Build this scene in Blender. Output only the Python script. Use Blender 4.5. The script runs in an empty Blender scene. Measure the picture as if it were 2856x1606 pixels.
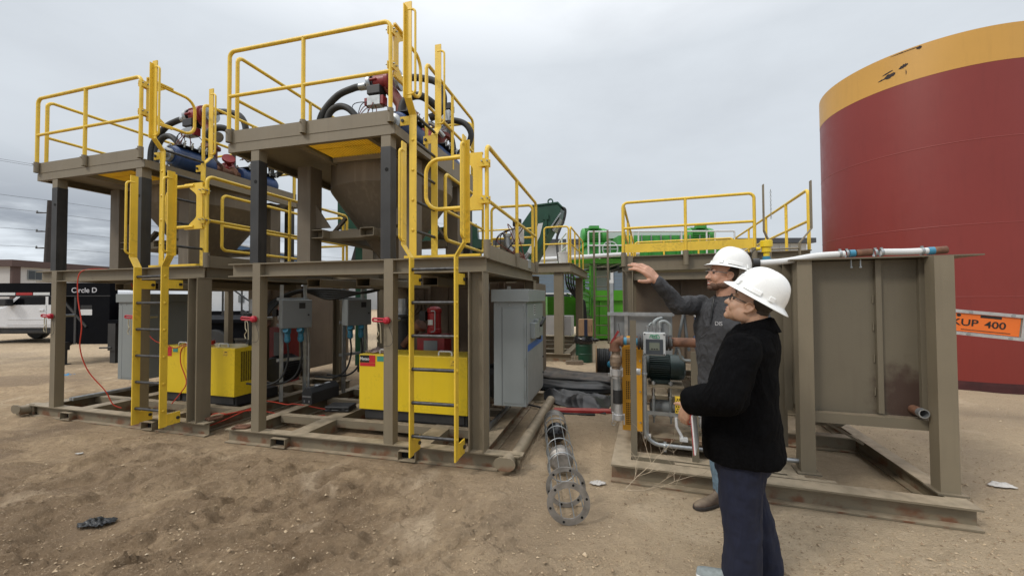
import bpy, math, random
from mathutils import Vector, Matrix, noise
random.seed(7)
R = math.radians
scene = bpy.context.scene
COL = scene.collection
V = Vector

# ---------------------------------------------------------------- mesh builder
class MB:
    def __init__(s): s.v = []; s.f = []; s.m = []; s.s = []; s.M = None; s.mi = 0
    def av(s, pts):
        n = len(s.v)
        if s.M is not None: pts = [s.M @ V(p) for p in pts]
        s.v.extend([tuple(p) for p in pts]); return n
    def af(s, idx, smooth=False): s.f.append(tuple(idx)); s.m.append(s.mi); s.s.append(smooth)
    def box(s, x0, x1, y0, y1, z0, z1):
        n = s.av([(x0,y0,z0),(x1,y0,z0),(x1,y1,z0),(x0,y1,z0),(x0,y0,z1),(x1,y0,z1),(x1,y1,z1),(x0,y1,z1)])
        for q in ((0,3,2,1),(4,5,6,7),(0,1,5,4),(1,2,6,5),(2,3,7,6),(3,0,4,7)): s.af([n+i for i in q])
        return s
    def cbox(s, c, sx, sy, sz): return s.box(c[0]-sx/2,c[0]+sx/2,c[1]-sy/2,c[1]+sy/2,c[2]-sz/2,c[2]+sz/2)
    def quad(s, *p): n = s.av(p); s.af(range(n, n+len(p))); return s
    def extr(s, poly, o, ux, uy, d, smooth=False, caps=True):
        """polygon poly (2D) placed at o with axes ux,uy and extruded by vector d"""
        o, ux, uy, d = V(o), V(ux), V(uy), V(d)
        if ux.cross(uy).dot(d) < 0: poly = poly[::-1]
        a = [o+ux*p[0]+uy*p[1] for p in poly]; k = len(a)
        n = s.av(a+[q+d for q in a])
        for i in range(k): j = (i+1) % k; s.af((n+i, n+j, n+k+j, n+k+i), smooth)
        if caps:
            if smooth: n = s.av(a+[q+d for q in a])
            s.af([n+i for i in range(k)][::-1]); s.af([n+k+i for i in range(k)])
        return s
    def frame(s, p0, p1, up=(0,0,1)):
        p0, p1 = V(p0), V(p1); t = (p1-p0); L = t.length; t = t/L
        u = V(up)
        if abs(u.dot(t)) > .98: u = V((0,1,0)) if abs(t.y) < .9 else V((1,0,0))
        x = t.cross(u).normalized(); y = x.cross(t).normalized()
        return p0, p1, x, y, p1-p0
    def beam(s, p0, p1, h=.15, w=.15, tf=.012, tw=.008, up=(0,0,1)):
        p0, p1, x, y, d = s.frame(p0, p1, up)
        a, b, c = w/2, h/2, tw/2
        pl = [(-a,-b),(a,-b),(a,-b+tf),(c,-b+tf),(c,b-tf),(a,b-tf),(a,b),(-a,b),(-a,b-tf),(-c,b-tf),(-c,-b+tf),(-a,-b+tf)]
        o = p0; ux, uy = x, y
        if ux.cross(uy).dot(d) < 0: pl = pl[::-1]
        k = 12; A = [o+ux*p[0]+uy*p[1] for p in pl]
        n = s.av(A+[q+d for q in A])
        for i in range(k): j = (i+1) % k; s.af((n+i, n+j, n+k+j, n+k+i))
        for off, q in ((0, V((0,0,0))), (k, d)):     # end caps as three rectangles
            B = lambda X, Y: o+ux*X+uy*Y+q
            for (x0,x1,y0,y1) in ((-a,a,-b,-b+tf),(-a,a,b-tf,b),(-c,c,-b+tf,b-tf)):
                P = [B(x0,y0),B(x1,y0),B(x1,y1),B(x0,y1)]
                s.quad(*(P if off else P[::-1]))
        return s
    def angle(s, p0, p1, a=.06, t=.006, up=(0,0,1), fx=1):
        p0, p1, x, y, d = s.frame(p0, p1, up); x = x*fx
        return s.extr([(0,0),(a,0),(a,t),(t,t),(t,a),(0,a)], p0, x, y, d)
    def chan(s, p0, p1, h=.1, w=.045, t=.007, up=(0,0,1), fx=1):
        p0, p1, x, y, d = s.frame(p0, p1, up); x = x*fx; b = h/2
        return s.extr([(0,-b),(w,-b),(w,-b+t),(t,-b+t),(t,b-t),(w,b-t),(w,b),(0,b)], p0, x, y, d)
    def bar(s, p0, p1, w, h, up=(0,0,1)):
        p0, p1, x, y, d = s.frame(p0, p1, up)
        return s.extr([(-w/2,-h/2),(w/2,-h/2),(w/2,h/2),(-w/2,h/2)], p0, x, y, d)
    def rtb(s, p0, p1, w, h, t=.008, up=(0,0,1), r=.012):
        """hollow rectangular tube with open ends"""
        p0, p1, x, y, d = s.frame(p0, p1, up)
        def ring(a, b, q, rr):
            out = []
            for cx, cy, a0 in ((a-rr,b-rr,0),(-a+rr,b-rr,90),(-a+rr,-b+rr,180),(a-rr,-b+rr,270)):
                for k in range(3):
                    an = R(a0+45*k); out.append(q+x*(cx+rr*math.cos(an))+y*(cy+rr*math.sin(an)))
            return out
        o0 = ring(w/2,h/2,p0,r); i0 = ring(w/2-t,h/2-t,p0,max(r-t,.002)); k = len(o0)
        n = s.av(o0+[q+d for q in o0]+i0+[q+d for q in i0])
        fl = x.cross(y).dot(d) < 0
        def F(*q): s.af(q[::-1] if fl else q)
        for i in range(k):
            j = (i+1) % k
            F(n+i,n+j,n+k+j,n+k+i); F(n+2*k+j,n+2*k+i,n+3*k+i,n+3*k+j)
            F(n+j,n+i,n+2*k+i,n+2*k+j); F(n+k+i,n+k+j,n+3*k+j,n+3*k+i)
        return s
    def cyl(s, p0, p1, r, r2=None, n=16, caps=True):
        p0, p1, x, y, d = s.frame(p0, p1); r2 = r if r2 is None else r2
        A = [p0+(x*math.cos(2*math.pi*i/n)+y*math.sin(2*math.pi*i/n))*r for i in range(n)]
        B = [p1+(x*math.cos(2*math.pi*i/n)+y*math.sin(2*math.pi*i/n))*r2 for i in range(n)]
        k = s.av(A+B); fl = x.cross(y).dot(d) < 0
        for i in range(n):
            j = (i+1) % n; q = (k+i,k+j,k+n+j,k+n+i); s.af(q[::-1] if fl else q, True)
        if caps:
            k = s.av(A+B); c0 = [k+i for i in range(n)]; c1 = [k+n+i for i in range(n)]
            s.af(c0 if fl else c0[::-1]); s.af(c1[::-1] if fl else c1)
        return s
    def tube(s, pts, r, n=8, caps=True, closed=False):
        pts = [V(p) for p in pts]
        pts = [p for i, p in enumerate(pts) if i == 0 or (p-pts[i-1]).length > 1e-6]
        k = len(pts); rs = r if isinstance(r, (list, tuple)) else [r]*k
        T = []
        for i in range(k):
            a = pts[i-1] if (i > 0 or closed) else pts[i]; b = pts[(i+1) % k] if (i < k-1 or closed) else pts[i]
            T.append((b-a).normalized())
        u = V((0,0,1)) if abs(T[0].z) < .9 else V((0,1,0))
        x = T[0].cross(u).normalized(); rings = []
        for i in range(k):
            x = (x-T[i]*x.dot(T[i])).normalized(); y = T[i].cross(x)
            rings.append([pts[i]+(x*math.cos(2*math.pi*j/n)+y*math.sin(2*math.pi*j/n))*rs[i] for j in range(n)])
        b0 = s.av([p for q in rings for p in q])
        for i in range(k if closed else k-1):
            i2 = (i+1) % k
            for j in range(n):
                j2 = (j+1) % n; s.af((b0+i*n+j, b0+i*n+j2, b0+i2*n+j2, b0+i2*n+j), True)
        if caps and not closed:
            a = s.av(rings[0]); s.af([a+j for j in range(n)][::-1]); a = s.av(rings[-1]); s.af([a+j for j in range(n)])
        return s
    def rtube(s, pts, r, rad=.08, n=8, seg=5, closed=False): return s.tube(fillet(pts, rad, seg, closed), r, n, closed=closed)
    def lathe(s, prof, o=(0,0,0), ax=(0,0,1), n=24, smooth=True, caps=True):
        o = V(o); a = V(ax).normalized(); u = V((0,0,1)) if abs(a.z) < .9 else V((1,0,0))
        x = a.cross(u).normalized(); y = a.cross(x)
        for (r0,z0),(r1,z1) in zip(prof[:-1], prof[1:]):
            A = [o+a*z0+(x*math.cos(2*math.pi*i/n)+y*math.sin(2*math.pi*i/n))*r0 for i in range(n)]
            B = [o+a*z1+(x*math.cos(2*math.pi*i/n)+y*math.sin(2*math.pi*i/n))*r1 for i in range(n)]
            k = s.av(A+B)
            for i in range(n): j = (i+1) % n; s.af((k+i,k+j,k+n+j,k+n+i), smooth)
        if caps:
            for (r0,z0), fl in ((prof[0],True),(prof[-1],False)):
                if r0 > 1e-4:
                    k = s.av([o+a*z0+(x*math.cos(2*math.pi*i/n)+y*math.sin(2*math.pi*i/n))*r0 for i in range(n)])
                    q = [k+i for i in range(n)]; s.af(q[::-1] if fl else q)
        return s
    def ball(s, c, r, n=12, m=8, sc=(1,1,1)):
        c = V(c); k = s.av([c+V((sc[0]*r*math.sin(math.pi*i/m)*math.cos(2*math.pi*j/n), sc[1]*r*math.sin(math.pi*i/m)*math.sin(2*math.pi*j/n), sc[2]*r*math.cos(math.pi*i/m))) for i in range(m+1) for j in range(n)])
        for i in range(m):
            for j in range(n): j2 = (j+1) % n; s.af((k+i*n+j, k+(i+1)*n+j, k+(i+1)*n+j2, k+i*n+j2), True)
        return s
    def build(s, name, mats, parent=None, bevel=0, loc=None, rotz=None, fixn=False):
        me = bpy.data.meshes.new(name); me.from_pydata(s.v, [], s.f)
        for m in (mats if isinstance(mats, (list, tuple)) else [mats]): me.materials.append(m)
        me.polygons.foreach_set('material_index', s.m); me.polygons.foreach_set('use_smooth', s.s)
        me.update()
        if fixn:
            import bmesh
            b = bmesh.new(); b.from_mesh(me); bmesh.ops.recalc_face_normals(b, faces=b.faces); b.to_mesh(me); b.free()
        o = bpy.data.objects.new(name, me); COL.objects.link(o)
        if parent is not None: o.parent = parent
        if loc is not None: o.location = loc
        if rotz is not None: o.rotation_euler = (0, 0, rotz)
        if bevel:
            bm = o.modifiers.new('Bevel', 'BEVEL'); bm.width = bevel; bm.segments = 2; bm.limit_method = 'ANGLE'; bm.angle_limit = R(40)
        return o

def fillet(pts, rad, seg=5, closed=False):
    pts = [V(p) for p in pts]; out = []; k = len(pts)
    for i in range(k):
        if not closed and i in (0, k-1): out.append(pts[i]); continue
        a, b, c = pts[i-1], pts[i], pts[(i+1) % k]
        u = (a-b); w = (c-b); lu, lw = u.length, w.length
        if lu < 1e-6 or lw < 1e-6: continue
        u /= lu; w /= lw; an = u.angle(w)
        if an > R(176): out.append(b); continue
        t = min(rad/math.tan(an/2), lu*.49, lw*.49); r = t*math.tan(an/2)
        cdir = (u+w).normalized(); cen = b+cdir*(r/math.sin(an/2))
        s0 = b+u*t; s1 = b+w*t
        for q in range(seg+1):
            f = q/seg; d = ((s0-cen)*(1-f)+(s1-cen)*f).normalized()*r; out.append(cen+d)
    return out

def spline(pts, n=8):
    pts = [V(p) for p in pts]; out = []
    for i in range(len(pts)-1):
        p0 = pts[max(i-1,0)]; p1 = pts[i]; p2 = pts[i+1]; p3 = pts[min(i+2,len(pts)-1)]
        for k in range(n):
            t = k/n; out.append(.5*((2*p1)+(p2-p0)*t+(2*p0-5*p1+4*p2-p3)*t*t+(3*p1-p0-3*p2+p3)*t**3))
    out.append(pts[-1]); return out

# ---------------------------------------------------------------- scene graph helpers
class Fr:
    def __init__(s, x, y, yaw): s.o = V((x,y,0)); s.r = -yaw; s.M = Matrix.Translation(s.o) @ Matrix.Rotation(-yaw, 4, 'Z')
    def w(s, p): return s.M @ V(p)
FW = Fr(0,0,0); FA = Fr(-.105,3.683,.249); FB = Fr(-3.488,4.623,.2797); FT = Fr(3.132,2.706,.3256)
LOCALS = {}
def tag(o, label, cat, group=None):
    o['label'] = label; o['category'] = cat
    if group: o['group'] = group
    return o
def thing(name, label, cat, fr=FW, loc=(0,0,0), rz=0, group=None):
    o = bpy.data.objects.new(name, None); COL.objects.link(o); o.empty_display_size = .2
    o.location = fr.w(loc); o.rotation_euler = (0,0,fr.r+rz); LOCALS[o.name] = (V(loc), rz)
    return tag(o, label, cat, group)
def dup(root, fr, label, loc=None, rz=None, group=None):
    """copy of a thing with its parts and sub-parts, placed at the same local place in another frame"""
    l, z = LOCALS[root.name]; l = V(loc) if loc is not None else l; z = rz if rz is not None else z
    c = root.copy(); COL.objects.link(c); c.location = fr.w(l); c.rotation_euler = (0,0,fr.r+z); c['label'] = label
    LOCALS[c.name] = (l, z)
    if group: c['group'] = group
    def rec(a, b):
        for ch in a.children:
            d = ch.copy(); COL.objects.link(d); d.parent = b; rec(ch, d)
    rec(root, c); return c
def struct(o): o['kind'] = 'structure'; return o

# ---------------------------------------------------------------- materials
def mat(name, col, rough=.5, metal=0, var=.12, vscale=3, bump=.0, bscale=60, dust=0, dustcol=(.30,.235,.16), rust=0, rustz=None, spec=.5, chips=0, chipcol=(.04,.035,.03), streak=0, streakcol=(.08,.06,.045), folds=None):
    m = bpy.data.materials.new(name); m.use_nodes = True; nt = m.node_tree; N = nt.nodes; L = nt.links
    b = N['Principled BSDF']; b.inputs['Roughness'].default_value = rough; b.inputs['Metallic'].default_value = metal
    b.inputs['Specular IOR Level'].default_value = spec
    tc = N.new('ShaderNodeTexCoord'); src = tc.outputs['Object']
    def nz(sc, det=4, w=None):
        n = N.new('ShaderNodeTexNoise'); n.inputs['Scale'].default_value = sc; n.inputs['Detail'].default_value = det; L.new(w or src, n.inputs['Vector']); return n.outputs['Fac']
    def ramp(i, a, c):
        r = N.new('ShaderNodeMapRange'); r.inputs[1].default_value = a; r.inputs[2].default_value = c; r.clamp = True; L.new(i, r.inputs[0]); return r.outputs[0]
    def mix(f, a, c):
        x = N.new('ShaderNodeMix'); x.data_type = 'RGBA'
        if isinstance(f, float): x.inputs[0].default_value = f
        else: L.new(f, x.inputs[0])
        for k, q in ((6,a),(7,c)):
            if isinstance(q, tuple): x.inputs[k].default_value = (*q, 1)
            else: L.new(q, x.inputs[k])
        return x.outputs[2]
    def mul(a, c):
        x = N.new('ShaderNodeMath'); x.operation = 'MULTIPLY'; L.new(a, x.inputs[0])
        if isinstance(c, (int, float)): x.inputs[1].default_value = c
        else: L.new(c, x.inputs[1])
        return x.outputs[0]
    lo = tuple(c*(1-var) for c in col); hi = tuple(min(1, c*(1+var)) for c in col)
    c = mix(ramp(nz(vscale), .3, .7), lo, hi)
    if streak:
        mp = N.new('ShaderNodeMapping'); mp.inputs['Scale'].default_value = (9,9,.7); L.new(src, mp.inputs[0])
        c = mix(mul(ramp(nz(2.2, 5, mp.outputs[0]), .52, .72), streak), c, streakcol)
    if chips:
        c = mix(mul(ramp(mul(nz(28, 3), ramp(nz(2.5,2), .35, .6)), .5, .53), chips), c, chipcol)
    if rust:
        f = ramp(nz(6, 6), .5, .62)
        if rustz:
            sp = N.new('ShaderNodeSeparateXYZ'); L.new(src, sp.inputs[0]); f = mul(f, ramp(sp.outputs['Z'], rustz[1], rustz[0]))
        c = mix(mul(f, rust), c, (.16,.065,.03))
    if dust:
        g = N.new('ShaderNodeNewGeometry'); sp = N.new('ShaderNodeSeparateXYZ'); L.new(g.outputs['Normal'], sp.inputs[0])
        c = mix(mul(mul(ramp(sp.outputs['Z'], .5, .9), ramp(nz(9,6), .25, .6)), dust), c, dustcol)
    L.new(c, b.inputs['Base Color'])
    if var:
        r = N.new('ShaderNodeMapRange'); r.inputs[3].default_value = max(.05, rough-.1); r.inputs[4].default_value = min(1, rough+.12); L.new(nz(7,5), r.inputs[0]); L.new(r.outputs[0], b.inputs['Roughness'])
    if bump:
        bp = N.new('ShaderNodeBump'); bp.inputs['Strength'].default_value = bump; bp.inputs['Distance'].default_value = .01; L.new(nz(bscale, 4), bp.inputs['Height']); L.new(bp.outputs[0], b.inputs['Normal'])
    if folds:
        mp = N.new('ShaderNodeMapping'); mp.inputs['Scale'].default_value = folds[:3]; mp.inputs['Rotation'].default_value = (R(12),R(-14),0); L.new(src, mp.inputs[0])
        n = N.new('ShaderNodeTexNoise'); n.inputs['Scale'].default_value = 1; n.inputs['Detail'].default_value = 3; n.inputs['Distortion'].default_value = .8; L.new(mp.outputs[0], n.inputs['Vector'])
        rg_ = N.new('ShaderNodeMath'); rg_.operation = 'PINGPONG'; rg_.inputs[1].default_value = .16; L.new(n.outputs['Fac'], rg_.inputs[0])
        b2 = N.new('ShaderNodeBump'); b2.inputs['Strength'].default_value = folds[3]; b2.inputs['Distance'].default_value = .14; L.new(rg_.outputs[0], b2.inputs['Height'])
        if bump: L.new(b2.outputs[0], bp.inputs['Normal'])
        else: L.new(b2.outputs[0], b.inputs['Normal'])
    return m

TAN = (.198,.165,.112)
M_tan = mat('tan_paint', TAN, .55, var=.1, vscale=1.6, bump=.12, bscale=140, streak=.12, dust=.25)
M_base = mat('tan_base_paint', TAN, .6, var=.14, vscale=2.5, bump=.2, bscale=90, dust=.95, dustcol=(.37,.30,.21), rust=.9, rustz=(.05,.115))
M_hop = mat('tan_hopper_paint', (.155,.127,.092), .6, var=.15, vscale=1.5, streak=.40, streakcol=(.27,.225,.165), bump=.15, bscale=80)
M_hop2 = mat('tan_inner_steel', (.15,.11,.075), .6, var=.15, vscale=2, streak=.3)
M_blk = mat('black_steel_paint', (.028,.028,.028), .5, var=.3, vscale=4, streak=.2, streakcol=(.09,.08,.07))
M_yel = mat('safety_yellow_paint', (.76,.515,.050), .38, var=.09, vscale=5, chips=.16, bump=.06, bscale=50, streak=.10, streakcol=(.30,.18,.03))
M_yel2 = mat('lemon_yellow_paint', (.76,.545,.020), .34, var=.05, vscale=2, chips=.08, streak=.06, streakcol=(.3,.2,.03))
M_rubber = mat('black_rubber', (.022,.023,.023), .6, var=.25, vscale=6)
M_rung = mat('worn_dark_rung', (.05,.05,.052), .42, metal=.3, var=.5, vscale=20, bump=.2, bscale=60)
M_galv = mat('galvanised_steel', (.36,.38,.39), .38, metal=.75, var=.2, vscale=12)
M_grey = mat('grey_enclosure_paint', (.235,.258,.258), .4, var=.04, vscale=2)
M_grey3 = mat('shaded_grey_enclosure_paint', (.20,.215,.222), .45, var=.05, vscale=3)  # enclosure grey darkened: shading on the strut-mounted box is put into its colour
M_grey2 = mat('dark_grey_enclosure_paint', (.17,.185,.19), .45, var=.06, vscale=3)
M_red = mat('red_valve_paint', (.22,.018,.02), .4, var=.25, vscale=8)
M_redr = mat('rusty_red_pipe', (.16,.03,.022), .55, var=.3, vscale=9, rust=.5)
M_blue = mat('blue_cast_paint', (.022,.055,.16), .38, var=.2, vscale=6)
M_alu = mat('bare_aluminium', (.5,.5,.5), .4, metal=.6, var=.15, vscale=15)
M_black = mat('black_plastic', (.016,.016,.017), .45, var=.2, vscale=6)
M_cyan = mat('blue_plug_plastic', (.04,.21,.33), .4, var=.1)
M_orange = mat('orange_cord', (.55,.045,.02), .5, var=.1)
M_white = mat('white_paint', (.62,.63,.63), .45, var=.06, vscale=2)
M_rustp = mat('rusty_pipe', (.15,.07,.04), .75, var=.4, vscale=12, bump=.4, bscale=60)
M_grat = mat('yellow_grating', (.78,.52,.03), .5, var=.1)
M_hole = mat('dark_hole', (.004,.004,.004), .9, var=0)
# ---------------------------------------------------------------- camera, sky, light
cam = bpy.data.cameras.new('camera'); co = bpy.data.objects.new('camera', cam); COL.objects.link(co)
cam.sensor_width = 36; cam.lens = 36*1122/2856; cam.clip_start = .05; cam.clip_end = 3000
co.location = (0,0,1.58)
co.rotation_mode = 'QUATERNION'
co.rotation_quaternion = (Matrix.Rotation(R(90)+.0233, 4, 'X') @ Matrix.Rotation(-.0049, 4, 'Z')).to_quaternion()
scene.camera = co
scene.view_settings.view_transform = 'Standard'; scene.view_settings.look = 'None'; scene.view_settings.gamma = 1
scene.view_settings.exposure = 0.0
SUN_EL, SUN_AZ = R(44), R(238)     # azimuth clockwise from +Y; the veiled sun stands behind the camera's left shoulder
w = bpy.data.worlds.new('World'); scene.world = w; w.use_nodes = True; nt = w.node_tree; N = nt.nodes; L = nt.links
bg = N['Background']; bg.inputs['Strength'].default_value = .1
sky = N.new('ShaderNodeTexSky'); sky.sky_type = 'NISHITA'; sky.sun_disc = False; sky.sun_elevation = SUN_EL; sky.sun_rotation = SUN_AZ
tc = N.new('ShaderNodeTexCoord'); sp = N.new('ShaderNodeSeparateXYZ'); L.new(tc.outputs['Generated'], sp.inputs[0])
def mr(i, a, b, c, d):
    r = N.new('ShaderNodeMapRange'); r.inputs[1].default_value = a; r.inputs[2].default_value = b; r.inputs[3].default_value = c; r.inputs[4].default_value = d; L.new(i, r.inputs[0]); return r.outputs[0]
def mx(f, a, b):
    x = N.new('ShaderNodeMix'); x.data_type = 'RGBA'
    if isinstance(f, float): x.inputs[0].default_value = f
    else: L.new(f, x.inputs[0])
    for k, q in ((6,a),(7,b)):
        if isinstance(q, tuple): x.inputs[k].default_value = (*q,1)
        else: L.new(q, x.inputs[k])
    return x.outputs[2]
def ma(op, a, b):
    x = N.new('ShaderNodeMath'); x.operation = op
    for k, q in enumerate((a,b)):
        if isinstance(q, (int,float)): x.inputs[k].default_value = q
        else: L.new(q, x.inputs[k])
    return x.outputs[0]
def wn(scale, det, sc=(1,1,1), rough=.55):
    mp = N.new('ShaderNodeMapping'); mp.inputs['Scale'].default_value = sc; L.new(tc.outputs['Generated'], mp.inputs[0])
    n = N.new('ShaderNodeTexNoise'); n.inputs['Scale'].default_value = scale; n.inputs['Detail'].default_value = det; n.inputs['Roughness'].default_value = rough; L.new(mp.outputs[0], n.inputs['Vector']); return n.outputs['Fac']
zz = sp.outputs['Z']
# high even overcast, brighter towards the zenith
base = mx(mr(zz, 0, .45, 0, 1), (6.3,6.75,7.2), (7.7,8.2,8.7))
base = mx(mr(zz, .5, .95, 0, 1), base, (22.5,22.6,22.8))
base = mx(mr(wn(2.6, 6, (1,1,2.6)), .40, .72, 0, .34), base, (5.2,5.5,5.9))
# a broken band of darker cloud low in the west, with bright gaps under it
west = ma('MULTIPLY', mr(sp.outputs['X'], -.30, -.60, 0, 1), mr(zz, .25, .12, 0, 1))
n2 = wn(3.4, 6, (1,1,4.5))
base = mx(ma('MULTIPLY', west, mr(n2, .37, .52, 0, .95)), base, (2.9,3.2,3.75))
base = mx(ma('MULTIPLY', ma('MULTIPLY', mr(sp.outputs['X'], -.30, -.62, 0, 1), mr(zz, .20, .05, 0, 1)), mr(n2, .46, .36, 0, .95)), base, (9.3,10.0,10.8))
mid = ma('MULTIPLY', mr(zz, .22, .05, 0, 1), mr(wn(4.5,6,(1,1,3)), .42, .62, 0, .55))
base = mx(mid, base, (5.4,5.65,6.0))
L.new(mx(.92, sky.outputs[0], base), bg.inputs['Color'])
sl = bpy.data.lights.new('sun', 'SUN'); sl.energy = 1.5; sl.angle = R(11); sl.color = (1,.94,.85)
so = bpy.data.objects.new('sun', sl); COL.objects.link(so); so.location = (-8,-10,20)
sd = V((math.sin(SUN_AZ)*math.cos(SUN_EL), math.cos(SUN_AZ)*math.cos(SUN_EL), math.sin(SUN_EL)))
so.rotation_mode = 'QUATERNION'; so.rotation_quaternion = sd.to_track_quat('Z', 'Y')

# ---------------------------------------------------------------- ground
def ground_mat():
    m = bpy.data.materials.new('packed_dirt'); m.use_nodes = True; nt = m.node_tree; N = nt.nodes; L = nt.links; b = N['Principled BSDF']
    tc = N.new('ShaderNodeTexCoord'); g = tc.outputs['Object']
    def nz(s, d=5, sc=(1,1,1), ro=.55, rz=0, dist=0):
        mp = N.new('ShaderNodeMapping'); mp.inputs['Scale'].default_value = sc; mp.inputs['Rotation'].default_value = (0,0,rz); L.new(g, mp.inputs[0])
        n = N.new('ShaderNodeTexNoise'); n.inputs['Scale'].default_value = s; n.inputs['Detail'].default_value = d; n.inputs['Roughness'].default_value = ro; n.inputs['Distortion'].default_value = dist; L.new(mp.outputs[0], n.inputs['Vector']); return n.outputs['Fac']
    def mr(i, a, c, d=0, e=1):
        r = N.new('ShaderNodeMapRange'); r.inputs[1].default_value = a; r.inputs[2].default_value = c; r.inputs[3].default_value = d; r.inputs[4].default_value = e; L.new(i, r.inputs[0]); return r.outputs[0]
    def mx(f, a, c):
        x = N.new('ShaderNodeMix'); x.data_type = 'RGBA'; L.new(f, x.inputs[0])
        for k, q in ((6,a),(7,c)):
            if isinstance(q, tuple): x.inputs[k].default_value = (*q,1)
            else: L.new(q, x.inputs[k])
        return x.outputs[2]
    def mt(op, a, c):
        x = N.new('ShaderNodeMath'); x.operation = op
        for k, q in enumerate((a,c)):
            if isinstance(q, (int,float)): x.inputs[k].default_value = q
            else: L.new(q, x.inputs[k])
        return x.outputs[0]
    sp0 = N.new('ShaderNodeSeparateXYZ'); L.new(g, sp0.inputs[0])
    big = nz(.45, 4, dist=.6); med = nz(2.3, 9, (1,1.7,1), ro=.68, rz=.5, dist=.2)
    c = mx(mr(med, .3, .7), (.35,.250,.150), (.50,.375,.240))
    wet = mt('MAXIMUM', mr(big, .47, .58), mt('MULTIPLY', mt('MULTIPLY', mr(sp0.outputs['X'], .2, -1.2), mr(sp0.outputs['Y'], 4.6, 3.4)), mr(nz(1.3, 5, ro=.65), .36, .52)))
    c = mx(mt('MULTIPLY', wet, .85), c, (.205,.140,.083))
    c = mx(mt('MULTIPLY', mr(nz(1.1, 6, dist=1.2), .58, .68), .55), c, (.64,.51,.36))          # dried pale crust
    sp = N.new('ShaderNodeSeparateXYZ'); L.new(g, sp.inputs[0])
    c = mx(mt('MULTIPLY', mr(sp.outputs['Y'], 7, 12), .65), c, (.53,.42,.29))                    # drier, paler yard further off
    stone = N.new('ShaderNodeTexVoronoi'); stone.inputs['Scale'].default_value = 55; L.new(g, stone.inputs['Vector'])
    stone2 = N.new('ShaderNodeTexVoronoi'); stone2.inputs['Scale'].default_value = 120; L.new(g, stone2.inputs['Vector'])
    grav = mr(nz(.8, 4, dist=.5), .42, .58)
    right = mr(sp.outputs['X'], -1.2, 1.0, .12, 1)
    grav = mt('MULTIPLY', grav, right)
    grav = mt('MAXIMUM', grav, mr(sp.outputs['X'], .3, 2.0, 0, .8))
    pick = mr(stone.outputs['Color'], .55, .75)
    c = mx(mt('MULTIPLY', mt('MULTIPLY', mr(stone.outputs['Distance'], .5, .2), pick), mt('MULTIPLY', grav, .7)), c, (.60,.50,.37))
    pick2 = mr(stone2.outputs['Color'], .5, .8)
    c = mx(mt('MULTIPLY', mt('MULTIPLY', mr(stone2.outputs['Distance'], .5, .2), pick2), mt('MULTIPLY', grav, .8)), c, (.16,.11,.07))
    c = mx(mr(nz(14, 7, ro=.7), .42, .70, 0, .6), c, (.19,.135,.085))
    c = mx(mr(nz(60, 4, ro=.75), .55, .75, 0, .45), c, (.62,.50,.35))
    c = mx(mt('MULTIPLY', mr(sp.outputs['X'], -1.2, 1.3), .5), c, (.60,.485,.34))
    L.new(c, b.inputs['Base Color'])
    ro = mr(wet, 0, 1, .95, .72); L.new(ro, b.inputs['Roughness']); b.inputs['Specular IOR Level'].default_value = .25
    h = mt('ADD', mt('MULTIPLY', nz(8, 9, (1,1.9,1), .74, .5, .0), .045), mt('ADD', mt('MULTIPLY', nz(42, 6, ro=.72), .020), mt('MULTIPLY', nz(170, 3, ro=.7), .0065)))
    h = mt('ADD', h, mt('MULTIPLY', mt('MULTIPLY', mr(stone.outputs['Distance'], .55, .1), pick), mt('MULTIPLY', grav, .010)))
    h = mt('ADD', h, mt('MULTIPLY', mt('MULTIPLY', mr(stone2.outputs['Distance'], .55, .1), pick2), mt('MULTIPLY', grav, .006)))
    bp = N.new('ShaderNodeBump'); bp.inputs['Strength'].default_value = 1; bp.inputs['Distance'].default_value = 1.0; L.new(h, bp.inputs['Height']); L.new(bp.outputs[0], b.inputs['Normal'])
    return m
M_dirt = ground_mat()
FLAT = [(FA, -3.3, .25, -.1, 5), (FB, -3.4, .3, -.1, 5), (FT, -2.6, .2, -.1, 5)]
FINV = [(f.M.inverted(), a, b, c, d) for f, a, b, c, d in FLAT]
FLATSEG = [(.385,2.83,.49,4.75,.17),(1.15,2.15,1.5,2.5,.15),(1.2,2.85,1.75,3.0,.12),(-2.92,2.86,-2.92,2.86,.10),(.71,3.44,.71,3.44,.05),(4.05,3.37,4.05,3.37,.08),(-4.43,4.15,-4.43,4.15,.03)]
PRINTS = []
for k in range(40):
    x = random.uniform(-3.6, .2); y = random.uniform(2.1, 4.1); an = random.gauss(1.0, .5); PRINTS.append((x, y, math.cos(an), math.sin(an), random.uniform(.10,.16), random.uniform(.035,.06), random.uniform(.016,.034)))
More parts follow.
